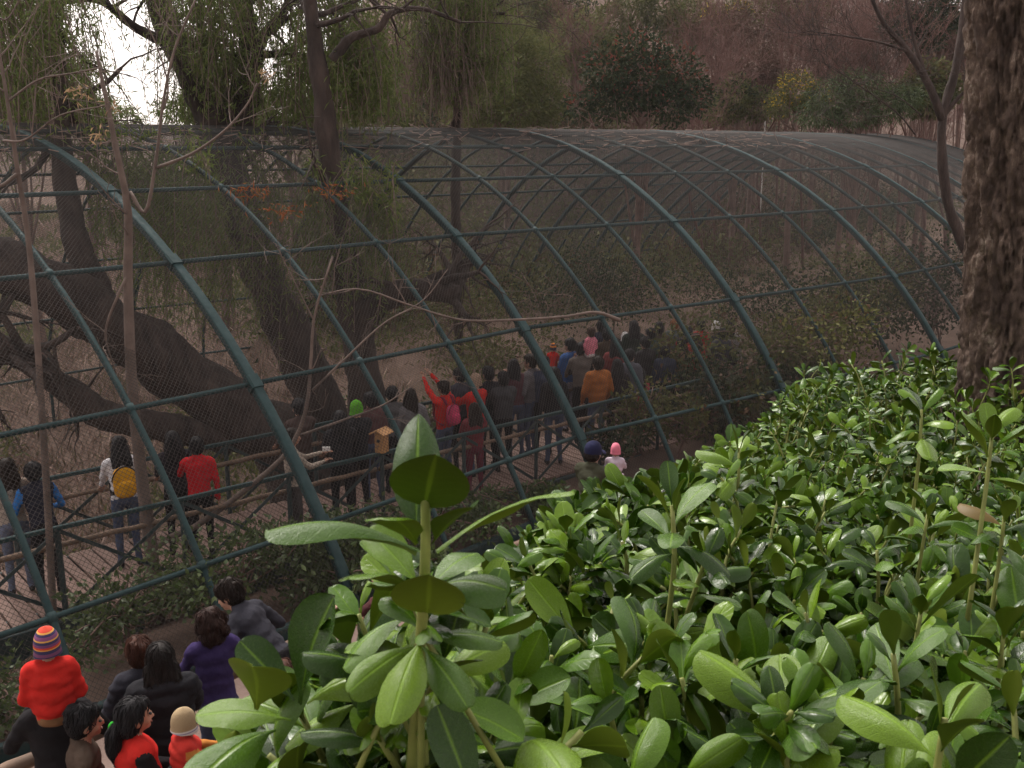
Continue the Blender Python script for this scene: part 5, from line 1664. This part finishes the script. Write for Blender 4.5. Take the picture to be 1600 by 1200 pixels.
G_OUT, G_IN = 'visitors on the path outside the aviary', 'visitors on the footbridge inside the aviary'
BLK = (0.016, 0.015, 0.017); JEAN = (0.07, 0.09, 0.15); DBR = (0.020, 0.013, 0.010)
RED = (0.54, 0.024, 0.018)
beanie_child = stripes_mat('striped_knit', [(0, (.035, .03, .09)), (.20, (.16, .05, .12)), (.30, (.035, .03, .09)), (.40, (.62, .30, .06)), (.44, (.55, .05, .03)), (.50, (.16, .05, .14)), (.58, (.035, .03, .09)), (.66, (.62, .32, .07)), (.70, (.20, .06, .16)), (.80, (.04, .03, .10)), (.86, (.62, .32, .07)), (.90, (.6, .06, .03))])
knit_beige = stripes_mat('beige_knit', [(0, (.62, .58, .55)), (.14, (.30, .27, .40)), (.18, (.62, .58, .55)), (.24, (.38, .28, .16))], rib=1)
# --- outside
fa = person('man in a black coat carrying the red-hooded child on his shoulders', 0, 0, 1.74, -25, BLK, BLK, style='short', arms='legs', vox=.02, puff=1.15, coat=.25, group=G_OUT,
            base=(*(atz(60, 966, 2.15)[:2] + np.array([0.03, 0.02])), 0))
person('child in red hooded jacket and striped knit hat riding on a man\'s shoulders', 0, 0, 1.18, -22, RED, (.22, .12, .06), style='none', arms='knees', legs='sit', hat=('beanie', beanie_child), hood=1, puff=1.55, vox=.014, group=G_OUT,
       base=fa['base'] + fa['Rz'] @ np.array([0, -.13, .86]))
person('dark-haired boy in a brown jacket looking right, lower left corner', 132, 1100, 1.60, 62, (.085, .060, .045), style='boy', hair=BLK, face=True, vox=.014, lean=4, group=G_OUT)
mo = person('woman with green hair tie and red padded vest holding the baby', 208, 1090, 1.66, 52, RED, JEAN, style='pony', hair=BLK, sleeve=BLK, arms='hold', face=True, vox=.014, puff=1.2, group=G_OUT)
person('baby in beige ribbed cap wrapped in red, held by the woman in the vest', 288, 1110, .98, 60, (.55, .04, .03), (.06, .08, .16), style='none', hat=('beanie', knit_beige), legs='sit', arms='fwd', hood=1, sleeve=(.55, .22, .05), face=True, vox=.012, puff=1.5, group=G_OUT,
       depth=float(mo['base'][1]) - .02)
hm_ = MB().tube([np.array([math.cos(a), math.sin(a) * .35, math.sin(a)]) * .030 for a in np.linspace(0, 6.28, 18)], .012, 8, cap=False)
hw = mo['base'] + mo['Rz'] @ mo['Hd'](0, -.125, -.03)
hm_.build('hair_tie', fabric((.05, .50, .05)), None, label='bright green hair tie on the ponytail of the woman in the red vest', cat='hair tie', loc=hw)
person('dark-haired woman in black padded jacket with brown trim, seen from behind', 248, 1003, 1.72, -22, (.018, .018, .022), BLK, style='long', hair=(.014, .011, .010), arms='rail', puff=1.35, hood=1, quilt=True, vox=.016, lean=6, group=G_OUT)
person('person with auburn hair in a dark jacket beside the black padded jacket', 212, 995, 1.60, -40, (.028, .028, .038), BLK, style='short', hair=(.060, .022, .013), arms='rail', puff=1.25, quilt=True, vox=.016, lean=12, group=G_OUT)
person('curly-haired woman in purple sweater and jeans at the barrier', 326, 948, 1.60, -30, (.042, .028, .10), JEAN, style='curly', hair=(.035, .017, .013), arms='rail', vox=.016, lean=7, group=G_OUT)
person('man in charcoal sweater with pale stripe leaning over the barrier', 348, 906, 1.74, -68, (.042, .042, .054), BLK, style='short', hair=DBR, arms='rail', lean=44, yaw=-10, face=True, vox=.016, group=G_OUT)
person('auburn-haired woman half hidden behind the large left leaves', 440, 1030, 1.60, -20, (.10, .10, .12), BLK, style='long', hair=(.065, .025, .015), arms='rail', vox=.018, group=G_OUT)
person('person in maroon sweater reaching towards the netting behind the tall sprig', 596, 880, 1.58, -60, (.085, .030, .032), JEAN, style='long', hair=DBR, arms=((.12, .46, 1.22), (.2, .4, 1.0)), vox=.018, group=G_OUT)
cp = person('man in navy cap and olive jacket carrying a child in pink', 928, 690, 1.72, 35, (.060, .062, .040), JEAN, style='nape', hair=DBR, arms='hold', hat=('cap', fabric((.018, .020, .055))), face=True, vox=.016, puff=1.12, group=G_OUT)
person('small child with pink knit hat held by the man in the navy cap', 0, 0, .85, 10, (.60, .50, .58), (.4, .3, .35), style='none', hat=('beanie', fabric((.75, .22, .30))), legs='sit', arms='fwd', vox=.016, puff=1.2, group=G_OUT,
       base=cp['base'] + cp['Rz'] @ np.array([.16, .26, .80]))
person('person in scarlet glimpsed between the hedge leaves', 1088, 770, 1.55, -30, (.5, .04, .03), JEAN, style='long', vox=.022, group=G_OUT)
# --- on the bridge, from the left
DK = dict(group=G_IN, z0=0.0)
IN = [
 person('person in beige sweater and jeans at the left edge of the bridge', 8, 715, 1.62, -35, (.30, .25, .21), (.12, .14, .20), style='long', hair=DBR, arms='rail', lean=4, **DK),
 person('person in bright blue and black jacket bending over the railing', 48, 722, 1.60, -40, (.02, .02, .03), BLK, style='short', hair=BLK, arms='rail', lean=22, sleeve=(.03, .15, .42), **DK),
 person('person in white T-shirt and jeans wearing the yellow backpack', 184, 680, 1.66, -30, (.66, .64, .66), JEAN, style='long', hair=BLK, arms='rail', lean=3, **DK),
 person('long-haired person in dark clothes left of the red T-shirt', 268, 672, 1.62, -25, (.026, .022, .028), BLK, style='long', hair=BLK, arms='rail', **DK),
 person('person in plain red T-shirt leaning on the railing', 306, 682, 1.58, -15, (.50, .016, .022), BLK, style='short', hair=BLK, arms='point', lean=5, **DK),
 person('person in brown top beyond the curved bare branch', 466, 622, 1.70, -35, (.075, .050, .045), BLK, style='short', hair=BLK, arms='rail', **DK),
 person('person in beige jacket holding up a small white camera', 456, 668, 1.58, 60, (.36, .30, .25), (.07, .06, .06), style='long', hair=DBR, arms=((.05, .44, 1.30), (.10, .42, 1.22)), **DK),
 person('person in dark coat next to the green-hatted one', 530, 640, 1.64, -20, (.024, .024, .028), BLK, style='long', hair=BLK, arms='rail', puff=1.15, **DK),
 person('person with bright green knit hat above the birdhouse', 556, 627, 1.62, -30, (.022, .022, .026), BLK, style='none', hat=('beanie', fabric((.09, .30, .02))), arms='rail', puff=1.15, **DK),
 person('person in grey top with a red sleeve left of the raised red arms', 612, 603, 1.62, -20, (.10, .095, .10), BLK, style='short', hair=BLK, arms='rail', **DK),
 person('woman in red jacket raising both arms to take a photo', 692, 594, 1.58, -50, RED, JEAN, style='short', hair=DBR, arms='raise', puff=1.15, **DK),
 person('person in red hooded jacket with pale cap behind the photographer', 742, 585, 1.62, -45, RED, JEAN, style='none', hat=('beanie', fabric((.32, .22, .16))), arms='photo', hood=1, puff=1.15, **DK),
 person('child in faded maroon jacket beside the patterned jacket', 741, 628, 1.40, -15, (.20, .040, .050), (.15, .03, .05), style='long', hair=DBR, puff=1.2, arms='rail', **DK),
 person('person in black and white patterned jacket at the railing', 786, 580, 1.62, -20, (.05, .05, .055), BLK, style='short', hair=BLK, arms='rail', puff=1.2, **DK),
 person('person in dark jacket behind the patterned one', 762, 572, 1.66, -30, (.02, .02, .025), BLK, style='short', hair=BLK, arms='rail', **DK),
 person('man in grey jacket looking left in profile', 828, 553, 1.70, -62, (.15, .135, .145), JEAN, style='short', hair=DBR, arms='pocket', face=True, puff=1.1, **DK),
 person('person in black right of the grey jacket', 866, 572, 1.62, -10, (.018, .017, .02), JEAN, style='long', hair=BLK, arms='down', puff=1.1, **DK),
 person('man in orange-brown jacket and jeans at the end of the near railing', 934, 556, 1.66, -20, (.34, .115, .030), JEAN, style='short', hair=DBR, arms='pocket', puff=1.3, **DK),
]
bj = person('man in blue and white jacket holding a child in red', 890, 528, 1.70, -40, (.045, .11, .30), (.28, .27, .32), style='short', hair=BLK, arms='hold', puff=1.2, hood=1, face=True, **DK)
person('child in red with orange striped hat held by the blue-jacketed man', 0, 0, .85, 20, RED, (.1, .1, .15), style='none', hat=('beanie', stripes_mat('orange_stripe_knit', [(0, (.03, .03, .06)), (.5, (.6, .2, .03)), (.7, (.03, .03, .06)), (.85, (.6, .2, .03))])), legs='sit', arms='fwd', vox=.022, puff=1.2, base=bj['base'] + bj['Rz'] @ np.array([-.18, .26, .72]), group=G_IN)
sc_ = person('person in dark coat carrying the pink-clad toddler on the shoulders', 0, 0, 1.72, -30, (.022, .018, .018), BLK, style='short', hair=BLK, arms='legs', puff=1.15, vox=.026, base=(*atz(918, 504, 2.08)[:2], 0), group=G_IN)
person('toddler in pink riding high above the crowd', 0, 0, .95, -30, (.62, .20, .26), (.55, .5, .5), style='short', hair=(.06, .03, .02), legs='sit', arms='knees', puff=1.2, vox=.024, base=sc_['base'] + sc_['Rz'] @ np.array([0, -.11, 1.0]), group=G_IN)
FAR = [(948, 512, 1.74, -15, (.060, .042, .028), 'short', 'tall person in long olive-brown coat behind the orange jacket', .3), (940, 500, 1.66, 10, (.03, .03, .05), 'short', 'person in navy behind the long olive-brown coat', 0), (990, 500, 1.70, -10, (.030, .042, .034), 'long', 'person in dark green coat near the end of the long dead branch', .3), (977, 520, 1.35, 20, (.20, .18, .17), 'hat', 'child with white hat between the dark coats', 0),
       (1030, 503, 1.68, -20, (.075, .055, .045), 'short', 'person in brown coat left of the red-clad visitors', .25), (1056, 498, 1.62, 30, (.10, .12, .13), 'red', 'orange-haired person between the brown coat and the red jackets', 0), (1074, 508, 1.62, -10, (.42, .030, .030), 'long', 'person in long red coat far along the walkway', .3), (1096, 500, 1.58, 10, (.40, .030, .032), 'short', 'person in red jacket right of the long red coat', 0),
       (1119, 502, 1.55, -20, (.05, .05, .07), 'hat', 'person in dark jacket with white cap far along the walkway', 0), (1143, 500, 1.58, 30, (.45, .42, .44), 'long', 'person in white and pink at the far end of the crowd', 0), (1008, 525, 1.66, -30, (.028, .026, .028), 'short', 'person in black behind the light blue scarf', .2), (1040, 540, 1.5, 10, (.04, .05, .08), 'short', 'person in dark blue low in the far crowd', 0),
       (1002, 575, 1.16, 10, (.50, .08, .10), 'long', 'child in pinkish red coat by the railing end', .2), (965, 560, 1.55, 0, (.03, .025, .028), 'long', 'person in black right of the orange jacket', .1)]
for (u, v, h, hd_, c, st, lab, ct) in FAR:
    IN.append(person(lab, u, v, h, hd_, c, BLK if u != 1002 else (.35, .05, .07), style='none' if st == 'hat' else ('long' if st == 'long' else 'short'), hair=(.20, .07, .02) if st == 'red' else BLK, hat=('beanie', fabric((.62, .60, .60))) if st == 'hat' else None, arms='down', puff=1.15, coat=ct, vox=.028, group=G_IN, z0=-.02))
MORE = [(577, 612, 1.62, -30, (.10, .05, .05), 'short', 'person in dull maroon between the slender trunk and the grey top'), (642, 606, 1.58, -20, (.16, .15, .16), 'long', 'person in light grey just left of the raised red arms'), (716, 574, 1.68, -40, (.05, .05, .07), 'short', 'tall person in slate jacket behind the two red jackets'), (803, 560, 1.66, -20, (.10, .04, .05), 'long', 'person in wine-red jacket behind the grey jacket'),
        (850, 556, 1.68, 10, (.05, .06, .10), 'short', 'person in dark blue between grey jacket and thick arch'), (908, 534, 1.70, -10, (.12, .10, .09), 'short', 'person in taupe coat behind the blue and white jacket'), (962, 528, 1.64, 0, (.22, .05, .05), 'long', 'person in brick-red jacket behind the orange jacket'), (985, 545, 1.60, 15, (.10, .10, .12), 'short', 'person in grey at the railing end, right of the orange jacket'),
        (1016, 512, 1.66, -20, (.05, .08, .07), 'short', 'person in bottle-green jacket in the middle of the far crowd'), (1064, 528, 1.52, 10, (.30, .20, .12), 'long', 'person in tan coat in front of the red-clad visitors'), (1086, 520, 1.56, -10, (.36, .05, .04), 'long', 'person in scarlet coat between the two red-clad visitors'), (1130, 512, 1.56, 10, (.06, .06, .08), 'short', 'person in charcoal at the far right of the crowd'), (878, 566, 1.2, -30, (.45, .06, .05), 'short', 'child in red coat beside the thick arch')]
for (u, v, h, hd_, c, st, lab) in MORE:
    person(lab, u, v, h, hd_, c, JEAN if u % 2 else BLK, style=st, hair=BLK if u % 3 else DBR, arms=('rail', 'down', 'pocket', 'photo')[u % 4], puff=1.12, lean=(u % 5) * 2, yaw=(u % 7 - 3) * 12, vox=.026, group=G_IN)
for q in IN:
    rel_ = q['base'][:2] - NR0
    print('deck s,t', q['obj']['label'][:40], round(float(rel_ @ DD), 2), round(float(rel_ @ DN), 2), np.round(q['base'], 2))
backpack(IN[2], (.62, .30, .015), BLK, 'yellow backpack with black straps on the white T-shirt', 1.0)
backpack(IN[10], (.55, .06, .14), (.2, .02, .05), 'pink backpack worn by the photographer with raised arms', .85)
w_ = IN[6]
cpos = w_['base'] + w_['Rz'] @ (np.array([.0, .50, 1.36]) * w_['k'])
ct = thing('camera', 'small white compact camera held up by the beige jacket', 'camera', cpos)
MB().bar([-.05, 0, 0], [.05, 0, 0], .025, .06).build('camera_body', M['white'], ct, False)
MB().tube([[0, 0, 0], [0, .03, 0]], .02, 12).build('lens', M['black'], ct)
# turn the overlapping shapes into one skin each
bpy.context.view_layer.update()
for o, P, fg, vox in PENDING:
    md = o.modifiers.new('skin', 'REMESH'); md.mode = 'VOXEL'; md.voxel_size = vox; md.use_smooth_shade = True
    sm = o.modifiers.new('soft', 'SMOOTH'); sm.factor = 0.5; sm.iterations = 5 if P is not None else 2
dg = bpy.context.evaluated_depsgraph_get()
for o, P, fg, vox in PENDING:
    ev = o.evaluated_get(dg)
    me = bpy.data.meshes.new_from_object(ev)
    nv, npoly = len(me.vertices), len(me.polygons)
    co = np.zeros(nv * 3, np.float32); me.vertices.foreach_get('co', co); co = co.reshape(-1, 3)
    li = np.zeros(len(me.loops), np.int32); me.loops.foreach_get('vertex_index', li)
    q = li.reshape(-1, 4)
    mats = list(o.data.materials)
    if P is not None:
        # cloth folds
        nrmv = np.zeros(nv * 3, np.float32); me.vertices.foreach_get('normal', nrmv); nrmv = nrmv.reshape(-1, 3)
        tgv = P.tags(co)
        fold = 0.007 * vnoise(co * [8, 8, 20], 55) + (0.005 if vox < .02 else .002) * vnoise(co * [26, 26, 34], 56)
        co = co + nrmv * (fold * np.isin(tgv, (1, 2, 4)))[:, None]
        if o.get('quilt'):
            co = co + nrmv * (0.012 * np.abs(np.sin(co[:, 2] * math.pi / .075)) ** .6 * np.isin(tgv, (1, 4)))[:, None]
        del o['quilt']
        tg = P.tags(co[q].mean(1))
        F = [q]; Mi = [tg]; V = [co]; n0 = nv
        for v_, in zip(fg.V):
            V.append(v_)
        for f in fg.F:
            F.append(np.asarray(f) + n0); Mi.append(0)
        nm = make_mesh('body', np.concatenate(V), F, mats, Mi, True)
    else:
        nrmv = np.zeros(nv * 3, np.float32); me.vertices.foreach_get('normal', nrmv); nrmv = nrmv.reshape(-1, 3)
        ns = 420 if vox < .015 else 120
        r = np.random.default_rng(nv)
        idx = r.integers(0, nv, ns)
        pts = [co[idx] + nrmv[idx] * .002]
        curl_ = r.normal(0, .5, (ns, 3))
        for st_ in range(4):
            nn2 = nrmv[idx]
            d = np.array([0, -.25, -1.0]) + curl_ * .5
            d = nrm(d - nn2 * (d * nn2).sum(1, keepdims=True))
            tgt = pts[-1] + d * .026
            idx = np.argmin(((tgt[:, None] - co[None]) ** 2).sum(-1), 1)
            pts.append(0.5 * tgt + 0.5 * co[idx] + nrmv[idx] * (.005 if st_ < 3 else .011))
        Vt, Qt = batch_tubes(np.stack(pts, 1), np.broadcast_to(np.array([.003, .0045, .0045, .0035, .001]), (ns, 5)), 3)
        nm = make_mesh('hair', np.concatenate([co, Vt]), [q, Qt + nv], mats, [0, 0], True)
    o.modifiers.clear()
    o.data = nm
    bpy.data.meshes.remove(me)

# ------------------------------------------------------------------ birdhouse on the near railing
sb = None
best = 1e9
for s_ in np.linspace(3, 9, 200):
    u_ = float(proj(deck(s_, -0.06, 1.075))[0])
    if abs(u_ - 597) < best: best, sb = abs(u_ - 597), s_
bh = thing('birdhouse', 'small orange-brown wooden birdhouse on the near railing', 'birdhouse', deck(sb, -0.06, 1.076), rot=(0, 0, RAD(-25)))
MB().bar([0, 0, 0], [0, 0, .27], .15, .16, (0, 1, 0)).build('box', M['birdhouse'], bh, False)
rf = MB()
for sx in (-1, 1):
    rf.bar([0 + .055 * sx, -.13, .295], [0 + .055 * sx, .13, .295], .15, .018, nrm(np.array([.45 * sx, 0, 1.0])))
rf.build('roof', M['birdhouse'], bh, False)
MB().tube([[0, -.086, .17], [0, -.075, .17]], .024, 14).build('entrance_hole', M['black'], bh)
MB().tube([[0, -.07, .10], [0, -.14, .10]], .007, 8).build('perch', M['pole'], bh)
# ------------------------------------------------------------------ the air between here and the hillside
m = bpy.data.materials.new('haze')
m.use_nodes = True
nt = m.node_tree
nt.nodes.clear()
ov = nt.nodes.new('ShaderNodeOutputMaterial')
pv = nt.nodes.new('ShaderNodeVolumePrincipled')
pv.inputs['Color'].default_value = (0.90, 0.86, 0.88, 1)
pv.inputs['Density'].default_value = 0.0004
pv.inputs['Anisotropy'].default_value = 0.2
nt.links.new(pv.outputs[0], ov.inputs['Volume'])
hz = MB()
x0, x1, y0, y1, z0_, z1_ = -520, 520, -320, 720, -9.0, 66.0
hz.add([[x0, y0, z0_], [x1, y0, z0_], [x1, y1, z0_], [x0, y1, z0_], [x0, y0, z1_], [x1, y0, z1_], [x1, y1, z1_], [x0, y1, z1_]],
       np.array([[0, 3, 2, 1], [4, 5, 6, 7], [0, 1, 5, 4], [1, 2, 6, 5], [2, 3, 7, 6], [3, 0, 4, 7]]))
hz.build('haze', m, None, False, kind='stuff', label='thin pale haze in the air over the hillside', cat='haze')
